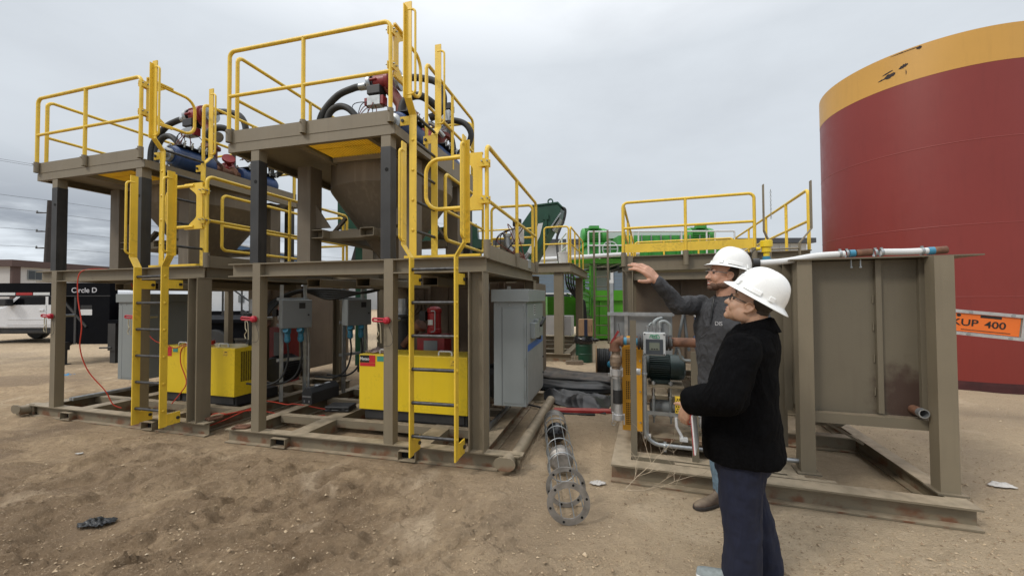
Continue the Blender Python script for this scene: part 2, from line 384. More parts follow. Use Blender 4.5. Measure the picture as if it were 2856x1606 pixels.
def gz(x, y):
    d = math.hypot(x, y)
    u = x*.86+y*.5; v = -x*.5+y*.86
    h = noise.fractal(V((u*.7, v*1.1, 3.1)), 1, 2, 3)*.016
    if d < 14:
        q = noise.noise(V((u*1.0+2, v*1.6, 9)))
        mud = max(0, min(1, (.9-x)/1.2))*max(0, min(1, (y-.3)/.5))
        r = 1-abs(noise.fractal(V((u*2.6, v*5.2, .7)), 1, 2, 4))*2
        h += (r-.6)*.030*(.35+.65*max(0,q+.35))*(.35+.65*mud)
        sm = lambda e0, e1, q_: (lambda t: t*t*(3-2*t))(max(0, min(1, (q_-e0)/(e1-e0))))
        n1 = noise.fractal(V((u*2.3+7, v*4.6, 2.2)), 1, 2, 4); n3 = noise.fractal(V((u*5.1, v*9.5+3, 8.8)), 1, 2, 3)
        h += (sm(.02,.07,n1)*.030+sm(.20,.25,n1)*.022+sm(.08,.14,n3)*.016)*(.25+.75*mud)
        r2 = noise.fractal(V((u*6.5, v*13, 5.7)), .9, 2.1, 4)
        h += r2*.024*(.4+.6*mud)
        for px, py, ca, sa, a, b, dp in PRINTS:
            dx, dy = x-px, y-py
            if abs(dx) < .3 and abs(dy) < .3:
                t = ((dx*ca+dy*sa)/a)**2+((-dx*sa+dy*ca)/b)**2
                if t < 2.6: h += -dp*math.exp(-t*1.5)+dp*.75*math.exp(-(t-1.6)**2*5)
    fade = 1
    for Mi, a, b, c, e in FINV:
        p = Mi @ V((x,y,0)); dd = max(a-p.x, p.x-b, c-p.y, p.y-e, 0)
        fade = min(fade, max(0, min(1, dd/.35)))
    for ax, ay, bx, by, rr in FLATSEG:
        ex, ey = bx-ax, by-ay; q = max(0, min(1, ((x-ax)*ex+(y-ay)*ey)/max(1e-6, ex*ex+ey*ey))); dd = math.hypot(x-ax-ex*q, y-ay-ey*q)-rr
        if dd < .3: fade = min(fade, max(0, min(1, dd/.3)))
    berm = 0
    if d < 9:
        for Mi, a, b, c, e in FINV:
            p = Mi @ V((x,y,0)); dd = max(a-p.x, p.x-b, c-p.y, p.y-e)
            if -.2 < dd < .3: berm = max(berm, .034*max(0, .35+noise.fractal(V((x*3.1, y*3.1, 4.4)),1,2,4))*math.exp(-((dd-.01)/.055)**2))
    return h*fade - (1-fade)*.004 + berm
ys = [-30,-12,-5,-2,-.5,.5,1.2,1.7,2.0]
while ys[-1] < 4.6: ys.append(ys[-1]+.011+.006*max(0, ys[-1]-2.0))
while ys[-1] < 1500: ys.append(ys[-1]*1.035+.01)
xs = [0.0]
while xs[-1] < 4.4: xs.append(xs[-1]+.0165+.002*xs[-1])
while xs[-1] < 1500: xs.append(xs[-1]*1.06+.02)
xs = [-x for x in xs[:0:-1]]+xs
gm = MB(); nx = len(xs)
gm.v = [(x, y, gz(x,y)) for y in ys for x in xs]
gm.f = [(j*nx+i, j*nx+i+1, (j+1)*nx+i+1, (j+1)*nx+i) for j in range(len(ys)-1) for i in range(nx-1)]
gm.m = [0]*len(gm.f); gm.s = [True]*len(gm.f)
struct(gm.build('ground', M_dirt))

# loose pebbles and clods too many to count
rnd = random.Random(21); pb_ = MB()
for k in range(30000):
    y = 2.15+rnd.random()**1.7*5.5; x = rnd.uniform(-1.30*y-.2, 1.30*y+.2)
    if x < .3 and rnd.random() < .5: continue
    if any(a-.02 < (Mi @ V((x,y,0))).x < b-.2 and c_-.0 < (Mi @ V((x,y,0))).y < 3.0 for Mi, a, b, c_, e in FINV): continue
    s = .0028+.0080*rnd.random()**2.6+(.014*rnd.random() if rnd.random() < .02 else 0); z = gz(x,y)+s*.25; n = len(pb_.v); an = rnd.random()*6.28; ca, sa = math.cos(an), math.sin(an)
    for dx, dy, dz in ((1,0,0),(.2,.8,.1),(-.9,.3,0),(-.4,-.8,.05),(.6,-.6,.1),(.05,.05,.75)): dx *= s*rnd.uniform(.7,1.3); dy *= s*rnd.uniform(.6,1.1); pb_.v.append((x+dx*ca-dy*sa, y+dx*sa+dy*ca, z+dz*s))
    for i in range(5): pb_.af((n+i, n+(i+1) % 5, n+5))
def pebble_mat():
    m = bpy.data.materials.new('pebbles'); m.use_nodes = True; nt = m.node_tree; N = nt.nodes; L = nt.links; b = N['Principled BSDF']; b.inputs['Roughness'].default_value = .9; b.inputs['Specular IOR Level'].default_value = .2
    tc = N.new('ShaderNodeTexCoord'); v = N.new('ShaderNodeTexVoronoi'); v.inputs['Scale'].default_value = 45; L.new(tc.outputs['Object'], v.inputs['Vector']); r = N.new('ShaderNodeValToRGB'); L.new(v.outputs['Color'], r.inputs['Fac'])
    e = r.color_ramp.elements; e[0].color = (.14,.10,.065,1); e[1].color = (.62,.54,.42,1); e.new(.45).color = (.36,.27,.175,1); e.new(.8).color = (.50,.39,.26,1); L.new(r.outputs['Color'], b.inputs['Base Color']); return m
o = pb_.build('gravel', pebble_mat()); o['kind'] = 'stuff'
# ---------------------------------------------------------------- the two process skids (same design)
def make_skid(fr, label, pipe):
    t = thing('process_skid', label, 'steel skid', fr)
    b = MB()
    b.beam((-3.165,.06,.075), (-.04,.06,.075), .15, .12, .012, .01)                     # front sill
    b.beam((-3.165,2.50,.075), (-.04,2.50,.075), .149, .12, .012, .01)
    for x in (-3.05, -.24): b.beam((x,.122,.0745), (x,2.438,.0745), .149, .14, .011, .01)
    b.bar((-2.285,.122,.07), (-2.285,2.438,.07), .2, .155)
    b.bar((-.86,.122,.07), (-.86,2.438,.07), .2, .155)
    for y in (.63, 1.45, 2.05):
        for x0, x1 in ((-2.978,-2.387),(-2.183,-.962),(-.758,-.312)): b.bar((x0,y,.105), (x1,y,.105), .1, .085)
    b.extr([(-.04,-.0),(.16,.0),(.19,.03),(.19,.12),(-.04,.12)] if pipe > 0 else [(-3.165,0),(-3.30,0),(-3.33,.03),(-3.33,.12),(-3.165,.12)], (0,0,.138), (1,0,0), (0,1,0), (0,0,.012))
    b.build('base_frame', M_base, t)
    for x in (-2.44, -.94):
        m = MB(); m.rtb((x,-.022,.06), (x,.054,.06), .19, .098, .008); m.mi = 1; m.quad((x-.09,.05,.015),(x+.09,.05,.015),(x+.09,.05,.105),(x-.09,.05,.105)); m.build('fork_pocket', [M_base, M_hole], t)
    # pull pipe along the side with its capped end
    px = .09 if pipe > 0 else -3.25
    m = MB(); m.cyl((px,.02,.075), (px,2.35,.075), .062, n=20)
    m.lathe([(.062,0),(.062,.11)], (px-.02,-.09,.11) if pipe > 0 else (px,-.09,.09), (0,1,0), 20)
    m.extr([(.075*math.cos(a)*1.0+(.025 if math.cos(a) > 0 else -.025), .058*math.sin(a)) for a in [i*math.pi/12 for i in range(24)]], (px-.035,-.10,.112), (1,0,0), (0,0,1), (0,.012,0), smooth=True)
    m.box(px-.02,px+.08,.02,.032,.02,.16)
    m.build('pull_pipe', M_base, t)
    # posts
    for x in (-2.76, -1.153):
        m = MB(); m.box(x-.05,x+.05,.004,.104,.15,1.968); m.build('post', M_tan, t)
    for x in (-2.76, -1.153):
        m = MB(); m.box(x-.05,x+.05,2.42,2.52,.15,1.82); m.build('post', M_tan, t)
    for y in (.08, 2.49):
        m = MB(); m.beam((-.24,y,.15), (-.24,y,1.82), .15, .17, .012, .01, up=(1,0,0)); m.build('post', M_tan, t)
    # deck perimeter
    m = MB(); z = 1.893
    m.beam((-3.145,.07,z), (-2.812,.07,z), .145, .13); m.beam((-2.708,.07,z), (-1.205,.07,z), .145, .13); m.beam((-1.101,.07,z), (-.157,.07,z), .145, .13)
    for x in (-2.76, -2.0, -1.0): m.beam((x,.136,z), (x,2.43,z), .143, .1)
    m.beam((-.222,.136,z), (-.222,2.57,z), .1445, .13)
    m.beam((-3.145,2.5,z), (-.288,2.5,z), .143, .13)
    m.bar((-2.7,1.2,z-.03), (-.3,1.2,z-.03), .06, .06)
    m.build('deck_beam', M_tan, t)
    m = MB(); m.box(-1.0,-.30,.14,2.43,1.955,1.9685); m.box(-2.7,-1.06,.14,.52,1.955,1.9685); m.build('deck_plate', M_tan, t)
    m = MB(); m.extr([(0,0),(0,.13),(.008,.13),(.008,0)], (-.170,.075,1.966), (1,0,0), (0,0,1), (0,2.48,0)); m.build('toe_board', M_tan, t)
    m = MB(); m.box(-.98,-.20,.0,.05,1.9665,1.99); m.build('step_nosing', M_yel, t)
    # raised platform
    m = MB(); z = 3.26
    m.chan((-3.165,.006,z), (-1.082,.006,z), .1, .05, .008, fx=-1)
    m.chan((-1.082,2.38,z), (-1.082,.006,z), .0995, .05, .008, fx=1)
    m.chan((-3.165,.056,z), (-3.165,2.38,z), .0995, .05, .008, fx=1)
    m.chan((-1.082,2.41,z), (-3.165,2.41,z), .0995, .05, .008, fx=1)
    m.chan((-2.33,.056,z), (-2.33,2.36,z), .0985, .05, .008)
    m.bar((-2.26,.62,z-.005), (-1.13,.62,z-.005), .06, .09)
    m.bar((-1.42,.06,z), (-1.42,.59,z), .05, .08)
    m.box(-3.115,-2.285,.06,2.38,3.297,3.307); m.box(-1.40,-1.13,.06,2.36,3.297,3.307)
    m.build('platform_frame', M_tan, t)
    m = MB(); m.box(-3.14,-1.13,.001,.008,3.311,3.452); m.box(-3.15,-3.143,.06,2.38,3.311,3.45); m.box(-1.098,-1.09,.74,2.38,3.311,3.45); m.build('kick_plate', M_tan, t)
    m = MB()
    for k in range(25):
        x = -2.25+k*.0345
        m.box(x,x+.012,.06,.585,3.262,3.30)
    m.box(-2.26,-1.445,.31,.325,3.2655,3.281)
    m.build('grating_panel', M_grat, t)
    for x, y in ((-3.13,-.01),(-2.15,-.01),(-1.12,-.01)):
        m = MB(); m.lathe([(.026,3.315),(.031,3.315),(.031,3.455),(.024,3.455)], (x,y-.008,0), n=16, caps=False); m.cyl((x,y-.04,3.42),(x,y-.056,3.42),.007,n=6); m.build('rail_socket', M_tan, t)
    for y in (.085, 1.3, 2.56):
        m = MB(); m.lathe([(.028,1.95),(.034,1.95),(.034,2.125),(.024,2.125)], (-.155,y,0), n=16, caps=False); m.cyl((-.125,y,2.09),(-.105,y,2.09),.008,n=6); m.build('rail_socket', M_tan, t)
    # telescoping legs of the raised platform
    for x, y in ((-2.80,.065),(-1.19,.065),(-2.80,2.33),(-1.19,2.33)):
        g = MB(); g.box(x-.055,x+.055,y-.055,y+.055,1.9685,3.092); q = g.build('platform_leg', M_blk, t)
        h = MB(); h.box(x-.053,x+.053,y-.053,y+.053,3.092,3.212); h.build('leg_top', M_tan, q)
        h = MB(); h.cyl((x+.012,y-.0545,2.86),(x+.012,y-.0572,2.86),.020,n=16); h.build('pin_hole', M_hole, q)
    # fork pockets slung under the deck
    for x, y0 in ((-2.53,.60),(-1.86,.62),(-.99,.6)):
        m = MB(); m.rtb((x,y0,1.765), (x,2.2,1.765), .19, .1, .009); m.build('lifting_pocket', M_tan, t)
    return t
skA = make_skid(FA, 'tan steel two-level skid in the centre, on which the nearer yellow equipment case stands', 1)
skB = make_skid(FB, 'tan steel two-level skid at far left, in front of the white pickup', -1)

def make_hopper(fr, label):
    t = thing('feed_hopper', label, 'hopper', fr)
    cx, cy = -1.93, 1.42
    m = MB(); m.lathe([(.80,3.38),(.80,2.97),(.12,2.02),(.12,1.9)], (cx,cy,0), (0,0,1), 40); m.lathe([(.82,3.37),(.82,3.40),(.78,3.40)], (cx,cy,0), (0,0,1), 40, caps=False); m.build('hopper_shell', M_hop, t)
    for x, y in ((-2.70,.72),(-1.30,.72),(-2.70,2.05),(-1.30,2.05)):
        m = MB(); m.box(x-.095,x+.095,y-.1,y+.1,1.969,3.21); q = m.build('leg', M_hop, t)
        s = 1 if x < cx else -1
        g = MB(); g.extr([(0,0),(.22,0),(0,.30)], (x+s*.095,y-.006,2.45), (s,0,0), (0,0,1), (0,.012,0)); g.build('gusset', M_hop, q)
    for y in (.86, 1.98):
        m = MB(); m.rtb((-2.62,y,2.37), (-1.35,y,2.37), .2, .105, .009); m.build('cross_tube', M_tan, t)
    for x in (-2.53, -1.83):
        m = MB(); m.rtb((x,.64,2.37), (x,.76,2.37), .19, .105, .009); m.rtb((x,.96,2.37), (x,1.88,2.37), .19, .104, .009); m.build('lifting_pocket', M_tan, t)
    for a in (45,135,225,315):
        m = MB(); c, s_ = math.cos(R(a)), math.sin(R(a)); m.bar((cx+.62*c,cy+.62*s_,2.62),(cx+.80*c,cy+.72*s_,2.42),.12,.03); m.build('support_plate', M_hop, t)
    return t
hopA = make_hopper(FA, 'tan conical hopper under the tallest yellow railed platform')
hopB = dup(hopA, FB, 'tan conical hopper under the railed platform at far left')

# ---------------------------------------------------------------- guardrails, gates and ladders
def rail(name, label, fr, base, ends, posts, ztop, zmid, r=.021, axis='x', c=0, zb=None, group='yellow guardrails', rad=.07, close=False, m_=None, z0=None):
    """guardrail along one axis from ends[0] to ends[1] at cross coordinate c; heights absolute"""
    m_ = m_ or M_yel
    P = (lambda q, z: (q, c, z)) if axis == 'x' else (lambda q, z: (c, q, z))
    t = thing('guardrail', label, 'guardrail', fr, P(ends[0], base), group=group)
    o = V(P(ends[0], base)); Q = lambda q, z: V(P(q, z))-o
    m = MB()
    if close: m.rtube([Q(ends[0],z0),Q(ends[0],ztop),Q(ends[1],ztop),Q(ends[1],z0)], r, rad, 10, closed=True)
    else: m.rtube([Q(ends[0],base),Q(ends[0],ztop),Q(ends[1],ztop),Q(ends[1],base)], r, rad, 10)
    m.build('top_rail', m_, t)
    for z in (zmid if isinstance(zmid, (list,tuple)) else [zmid]):
        m = MB(); m.tube([Q(ends[0],z),Q(ends[1],z)], r*.9, 10); m.build('mid_rail', m_, t)
    for p in posts:
        m = MB(); m.tube([Q(p,base),Q(p,ztop)], r, 10); m.build('post', m_, t)
    return t
def railset(fr, side, first=None):
    L = ['front guardrail on the raised platform of %s, with one mid post', 'outer end guardrail on the raised platform of %s, running straight back', 'guardrail behind the raised platform ladder of %s', 'back guardrail of the raised platform of %s',
         'right side guardrail on the lower deck of %s, above the tan toe board', 'back guardrail on the lower deck of %s', 'low guardrail loop beside the hopper legs of %s']
    L = [l % side for l in L]
    if first: return [dup(o, fr, l) for o, l in zip(first, L)]
    return [rail(0,L[0],fr,3.33,(-3.13,-1.12),(-2.15,),4.335,3.83,c=-.018),
            rail(0,L[1],fr,3.31,(.07,2.36),(1.2,),4.335,3.83,axis='y',c=-3.12),
            rail(0,L[2],fr,3.31,(.73,2.33),(1.51,),4.335,3.84,axis='y',c=-1.10),
            rail(0,L[3],fr,3.31,(-3.06,-1.14),(-2.1,),4.33,3.83,c=2.39),
            rail(0,L[4],fr,1.98,(.085,2.56),(1.3,),3.035,2.51,axis='y',c=-.155),
            rail(0,L[5],fr,1.97,(-.86,-.20),(),3.0,2.5,c=2.52),
            rail(0,L[6],fr,1.97,(.88,2.3),(),3.06,2.62,axis='y',c=-.93,close=True,z0=2.27)]
rlA = railset(FA, 'the centre skid'); rlB = railset(FB, 'the left skid', rlA)

def make_gate(fr, label, loc, rz, group='yellow safety gates'):
    """hinge post at the origin, the leaf running along +x"""
    t = thing('safety_gate', label, 'gate', fr, loc, rz, group)
    zt, zb, Lg = .49, .0, .62
    m = MB()
    m.rtube([(.17,-.0,zt),(Lg,0,zt),(Lg,0,zb),(.17,0,zb)], .019, .14, 10, 8)
    m.build('leaf_loop', M_yel, t)
    # flat plate with a hollow inner edge
    pl = [(.035,-.03),(.035,zt+.03),(.26,zt+.03),(.24,zt-.03),(.20,zt-.06)]
    for k in range(7): a = R(60*k/6); pl.append((.20-.07*math.sin(R(90*k/6)), zt-.06-.07*(k/6)))
    for k in range(7): pl.append((.13+.07*(1-math.cos(R(90*k/6))), zb+.13-.07*(k/6)))
    pl += [(.24,zb+.03),(.26,zb-.03)]
    m = MB(); m.extr(pl, (0,-.004,0), (1,0,0), (0,0,1), (0,.008,0)); m.box(.035,.33,-.026,.0,zt+.012,zt+.03); m.box(.035,.33,-.026,.0,zb-.03,zb-.012)
    m.build('leaf_plate', M_yel, t)
    for z in (.07,.42):
        h = MB(); h.box(-.035,.05,-.03,-.022,z-.045,z+.03); h.box(-.035,.06,.022,.03,z-.045,z+.03); h.box(.02,.06,-.022,.022,z-.02,z+.005)
        q = h.build('hinge_clamp', M_yel, t)
        h = MB()
        for x in (-.022,.03): h.cyl((x,-.05,z),(x,.05,z),.007,n=8)
        h.build('bolt', M_galv, q)
    return t
gA1 = make_gate(FA, 'yellow self-closing gate at the head of the lower ladder of the centre skid', (-.155,.06,2.44), math.pi)
gA2 = make_gate(FA, 'yellow self-closing gate at the head of the upper ladder of the centre skid', (-1.12,.0,3.83), math.pi/2)
gB1 = dup(gA1, FB, 'yellow self-closing gate at the head of the lower ladder of the left skid')
gB2 = dup(gA2, FB, 'yellow self-closing gate at the head of the upper ladder of the left skid')

def make_ladder(fr, label, loc, rz, zb, zt, rungs, zj, ht, jog, brk, w=.44, group='yellow ladders'):
    """stiles at x=0 and x=w, climbing side towards -y; the stiles step outwards above the landing (zj)"""
    t = thing('ladder', label, 'ladder', fr, loc, rz, group)
    for s, x in ((-1,0.0),(1,w)):
        m = MB(); y0, y1 = -.075, 0
        prof = [(x,zb),(x,zj),(x+s*jog,zj+.12),(x+s*jog,ht)]
        for (a,z0),(c,z1) in zip(prof[:-1],prof[1:]): 
            m.extr([(a-.007,z0),(a+.007,z0),(c+.007,z1),(c-.007,z1)], (0,y0,0), (1,0,0), (0,0,1), (0,y1-y0,0))
        xx = x+s*jog; m.box(min(xx,xx+s*.04),max(xx,xx+s*.04),-.012,-.002,zj+.12,ht-.03)
        st = m.build('stile', M_yel, t)
        m = MB(); g = xx+s*.05 if True else xx
        m.rtube([(xx,-.03,ht-.08),(xx-s*.0,-.115,ht-.08),(xx-s*.0,-.115,zj+.16),(xx,-.03,zj+.16)], .012, .04, 8); m.build('grab_bar', M_yel, t)
        m = MB()
        for z in rungs: m.lathe([(.016,0),(.016,.006),(.008,.011)], (x+s*.007,-.038,z), (s,0,0), 10)
        m.build('rung_end', M_yel, st)
    for z in rungs:
        m = MB(); m.tube([(.006,-.038,z),(w-.006,-.038,z)], .0165, 10); m.build('rung', M_rung, t)
    for x0, x1, z0, z1, yb in brk:
        m = MB(); m.box(x0,x1,0,yb,z0,z1); q = m.build('bracket', M_yel, t)
        h = MB(); h.cyl(((x0+x1)/2-.022,yb-.03,(z0+z1)/2),((x0+x1)/2+.022,yb-.03,(z0+z1)/2),.018,n=6); h.build('bolt', M_blk, q)
    return t
rg = [.32+.304*k for k in range(6)]
ldA1 = make_ladder(FA, 'yellow lower ladder with worn black rungs on the front of the centre skid', (-.80,-.145,0), 0, .135, 3.0, rg, 1.95, 3.03, .08,
    [(-.012,.0,.145,.275,.14),(.44,.452,.145,.275,.14),(-.012,0,1.70,1.80,.15),(.44,.452,1.70,1.80,.15)])
ldB1 = dup(ldA1, FB, 'yellow lower ladder with worn black rungs on the front of the left skid', loc=(-.86,-.145,0))
ldA2 = make_ladder(FA, 'yellow upper ladder to the raised platform of the centre skid, tallest in view', (-.985,.12,0), math.pi/2, 1.97, 4.5, [2.26,2.565,2.87,3.175,3.45], 3.43, 4.52, .10,
    [(-.012,0,3.33,3.42,.10),(.5,.512,3.33,3.42,.10)], w=.5)
ldB2 = dup(ldA2, FB, 'yellow upper ladder to the raised platform of the left skid')
# ---------------------------------------------------------------- people
def skinmat(name, col):
    m = mat(name, col, .5, var=.12, vscale=25, bump=.15, bscale=250); b = m.node_tree.nodes['Principled BSDF']
    b.inputs['Subsurface Weight'].default_value = .12; b.inputs['Subsurface Radius'].default_value = (.012,.005,.003); b.inputs['Subsurface Scale'].default_value = .5
    return m
M_skin = skinmat('skin', (.47,.255,.17)); M_skin2 = skinmat('tanned_skin', (.45,.27,.18))
M_hair = mat('dark_hair', (.025,.018,.013), .6, var=.5, vscale=120); M_beard = mat('stubble_beard', (.12,.065,.042), .7, var=.4, vscale=200, bump=.3, bscale=300)
M_char = mat('charcoal_pullover', (.042,.043,.047), .85, var=.16, vscale=30, bump=.5, bscale=300, folds=(7,7,5,.55))
M_navy = mat('navy_trousers', (.0062,.0088,.026), .9, var=.12, vscale=18, bump=.4, bscale=400, folds=(4.5,4.5,1.6,.45))
M_fleece = mat('black_fleece', (.0032,.0032,.0038), .95, var=.3, vscale=90, bump=.5, bscale=500, spec=.08, folds=(5,5,3.2,.6))
M_jean = mat('blue_jeans', (.13,.20,.26), .85, var=.2, vscale=40, bump=.4, bscale=400, folds=(6,6,2.5,.45))
M_boot = mat('brown_leather', (.085,.058,.042), .6, var=.25, vscale=25, bump=.3, bscale=120, dust=.6)
M_sole = mat('boot_sole', (.035,.03,.027), .8); M_sneak = mat('grey_sneaker_fabric', (.22,.25,.25), .8, var=.15, vscale=60)
M_hat = mat('white_hard_hat', (.80,.81,.80), .28, var=.02, vscale=4, streak=.05, streakcol=(.25,.25,.25))
M_eye = mat('eye', (.06,.04,.03), .2, var=0); M_frame = mat('black_spectacle_frame', (.012,.012,.012), .3, var=0)
M_text = mat('white_print', (.45,.45,.46), .6, var=0); M_inshirt = mat('black_shirt', (.012,.012,.014), .8)
M_lip = mat('lip', (.36,.15,.115), .5, var=.1); M_teeth = mat('teeth', (.7,.66,.58), .3, var=0)

def remesh(o, vox, smooth=6, disp=None):
    r = o.modifiers.new('Remesh','REMESH'); r.mode = 'VOXEL'; r.voxel_size = vox; r.use_smooth_shade = True
    s = o.modifiers.new('Smooth','SMOOTH'); s.factor = .5; s.iterations = smooth
    if disp:
        for st, sc in disp:
            t = bpy.data.textures.new('folds','CLOUDS'); t.noise_scale = sc; t.noise_depth = 2
            d = o.modifiers.new('Folds','DISPLACE'); d.texture = t; d.strength = st; d.mid_level = .5; d.texture_coords = 'LOCAL'
def limb(mb, pts, rads, n=14):
    pts = [V(p) for p in pts]; P = []; Q = []
    for i in range(len(pts)-1):
        for k in range(6): f = k/6; P.append(pts[i].lerp(pts[i+1], f)); Q.append(rads[i]*(1-f)+rads[i+1]*f)
    P.append(pts[-1]); Q.append(rads[-1]); mb.tube(P, Q, n)
    for p, r in zip(pts, rads): mb.ball(p, r*.995, 14, 8)
def loft(mb, secs, O, f, r, n=28, sq=2.3):
    """sections (z, centre F, centre R, half F, half R) joined into a closed volume"""
    rings = []
    for z, cf, cr, a, b in secs:
        g = []
        for i in range(n):
            t = 2*math.pi*i/n; c, s_ = math.cos(t), math.sin(t)
            c2 = math.copysign(abs(c)**(2/sq), c); s2 = math.copysign(abs(s_)**(2/sq), s_)
            g.append(V(O)+f*(cf+a*c2)+r*(cr+b*s2)+V((0,0,z)))
        rings.append(g)
    k0 = mb.av([p for g in rings for p in g])
    fl = f.cross(r).z > 0
    for i in range(len(rings)-1):
        for j in range(n):
            j2 = (j+1) % n; q = (k0+i*n+j,k0+i*n+j2,k0+(i+1)*n+j2,k0+(i+1)*n+j); mb.af(q if fl else q[::-1], True)
    a = [k0+j for j in range(n)]; b = [k0+(len(rings)-1)*n+j for j in range(n)]
    mb.af(a[::-1] if fl else a); mb.af(b if fl else b[::-1])
def hand(mb, wrist, F, B, curl=(.5,.6,.7,.75), thumb=.5, s=1.0, side=1, spread=.10):
    """wrist point, F along the palm, B out of the back of the hand; side=1 right hand, -1 left"""
    F = V(F).normalized(); B = V(B); B = (B-F*B.dot(F)).normalized(); T = B.cross(F)*side     # T towards the thumb
    W = V(wrist)
    X = lambda a, t, b: W+(F*a+T*t+B*b)*s
    for t in (-.027,-.009,.009,.027):                              # palm
        limb(mb, [X(.0,t*.75,0), X(.05,t*.95,.002), X(.088-abs(t-.009)*.25,t,0)], [.0155*s,.0155*s,.0125*s], 10)
    for k, (t, L, rr) in enumerate(((.029,(.042,.026,.021),.0095),(.010,(.047,.030,.022),.0098),(-.010,(.043,.028,.021),.0093),(-.029,(.034,.021,.018),.0082))):
        p = X(.089-abs(t-.009)*.25, t, 0); d = (F+T*(t*spread*30)*.12).normalized(); pts = [p]; a = 0
        for q, l in enumerate(L):
            a += curl[k]*(.8,1.0,.6)[q]; dd = d*math.cos(a)-B*math.sin(a); p = p+dd*l*s; pts.append(p)
        limb(mb, pts, [rr*s*1.08, rr*s, rr*s*.92, rr*s*.8], 10)
    d = (F*.5+T*.85-B*thumb*.5).normalized(); p = X(.018,.024,-.004); pts = [p]
    for q, l in enumerate((.040,.032,.026)):
        dd = (d+F*(.28*q)-B*(.18*q)*thumb).normalized(); p = p+dd*l*s; pts.append(p)
    limb(mb, pts, [.0155*s,.0125*s,.0108*s,.009*s], 10)
def head(mb, M):
    def e(c, sx, sy, sz): mb.M = M; mb.ball(c, 1, 22, 16, (sx,sy,sz)); mb.M = None
    e((0,-.012,.045),.076,.098,.095); e((0,.018,-.005),.066,.080,.085)        # skull, face
    e((0,.042,-.060),.050,.050,.044); e((0,.076,-.086),.026,.022,.022)       # jaw, chin
    for s in (-1,1):
        e((s*.032,.055,-.020),.034,.036,.040); e((s*.040,.010,-.045),.032,.060,.048); e((s*.03,.078,.036),.028,.017,.012)   # cheek, jaw angle, brow
    mb.M = M
    limb(mb, [(0,.088,.022),(0,.103,-.002),(0,.112,-.018)], [.009,.0115,.0135], 10)  # nose
    for s in (-1,1): mb.ball((s*.012,.098,-.020), .0105, 10, 8)
    mb.ball((0,.091,-.047), 1, 12, 8, (.022,.011,.0085)); mb.ball((0,.089,-.062), 1, 12, 8, (.019,.011,.009))       # lips
    for s in (-1,1):
        mb.ball((s*.078,-.014,.0), 1, 12, 10, (.009,.019,.030)); mb.tube(spline([(s*.080,.004,-.006),(s*.087,.008,.014),(s*.090,-.006,.030),(s*.092,-.028,.024),(s*.090,-.034,.004),(s*.084,-.022,-.018),(s*.080,-.006,-.030),(s*.078,.004,-.024)],4), .0055, 8)
    mb.M = None
def hat_parts(par, M, sticker=False):
    m = MB(); m.M = M; n = 48
    a, b, h = .113, .137, .149
    def ring(k, t):
        # t 0..1 from the rim of the shell up to the crown
        el = t*math.pi/2; x = math.cos(el)**.82; z = h*math.sin(el)**.95
        th = 2*math.pi*k/n; c, s = math.cos(th), math.sin(th)
        ridge = 0
        X = a*x*c; ridge = max(0, 1-abs(X)/.024); ridge = min(1, ridge*2.2)*.0065*min(1, max(0, (t-.28)*6)) 
        q = 1+.03*max(0, -s)
        return (X, b*x*s*q-.004, z+ridge+.0)
    brim = []
    for k in range(n):
        th = 2*math.pi*k/n; c, s = math.cos(th), math.sin(th); w_ = .047+.005*max(0,s)**2
        brim.append(((a+w_)*c, (b+w_)*s-.004, -.018-.012*abs(s)**2*.6))
    rows = [brim, [((a+.018)*math.cos(2*math.pi*k/n), (b+.018)*math.sin(2*math.pi*k/n)-.004, -.004) for k in range(n)]]+[[ring(k, t) for k in range(n)] for t in [i/16 for i in range(17)]]
    k0 = m.av([p for g in rows for p in g])
    for i in range(len(rows)-1):
        for j in range(n): j2 = (j+1) % n; m.af((k0+i*n+j,k0+i*n+j2,k0+(i+1)*n+j2,k0+(i+1)*n+j), True)
    o = m.build('hard_hat', M_hat, par)
    sd = o.modifiers.new('Shell','SOLIDIFY'); sd.thickness = .004; sd.offset = -1
    ss = o.modifiers.new('Smooth','SUBSURF'); ss.levels = 1; ss.render_levels = 1
    for sgn in (-1,1):                                              # accessory slots and the long side rib
        for th0, th1, hh in ((-8,32,.020),(46,58,.024),(-38,-26,.022)):
            q = MB(); q.M = M; P = []
            for k in range(7):
                th = R(th0+(th1-th0)*k/6); c, s = math.cos(th), math.sin(th)
                P.append([((a*.985+.003)*c*sgn,(b*.985+.003)*s-.004,.006),((a+.012)*c*sgn,(b+.012)*s-.004,.006),((a+.008)*c*sgn,(b+.008)*s-.004,.006+hh),((a*.965+.002)*c*sgn,(b*.965+.002)*s-.004,.010+hh)])
            k0 = q.av([p for g in P for p in g])
            for i in range(6):
                for j in range(3): q.af((k0+i*4+j,k0+i*4+j+1,k0+(i+1)*4+j+1,k0+(i+1)*4+j), False)
            q.af((k0,k0+1,k0+2,k0+3)); q.af((k0+24,k0+25,k0+26,k0+27)[::-1])
            q.build('accessory_slot', M_hat, o, fixn=True)
    if sticker:
        q = MB(); q.M = M
        for p0, p1 in (((-.052,.128,.050),(-.060,.116,.072)),((-.062,.122,.052),(-.050,.122,.068)),((-.058,.120,.065),(-.075,.108,.072))): q.tube([p0,p1], .0016, 6)
        q.build('marker_scrawl', M_frame, o)
    return o
def basis(pos, f, pitch=0, roll=0):
    f = V(f).normalized(); r = V((f.y,-f.x,0)).normalized(); u = V((0,0,1))
    M = Matrix((r,f,u)).transposed().to_4x4()
    return Matrix.Translation(pos) @ M @ Matrix.Rotation(pitch,4,'X') @ Matrix.Rotation(roll,4,'Y')
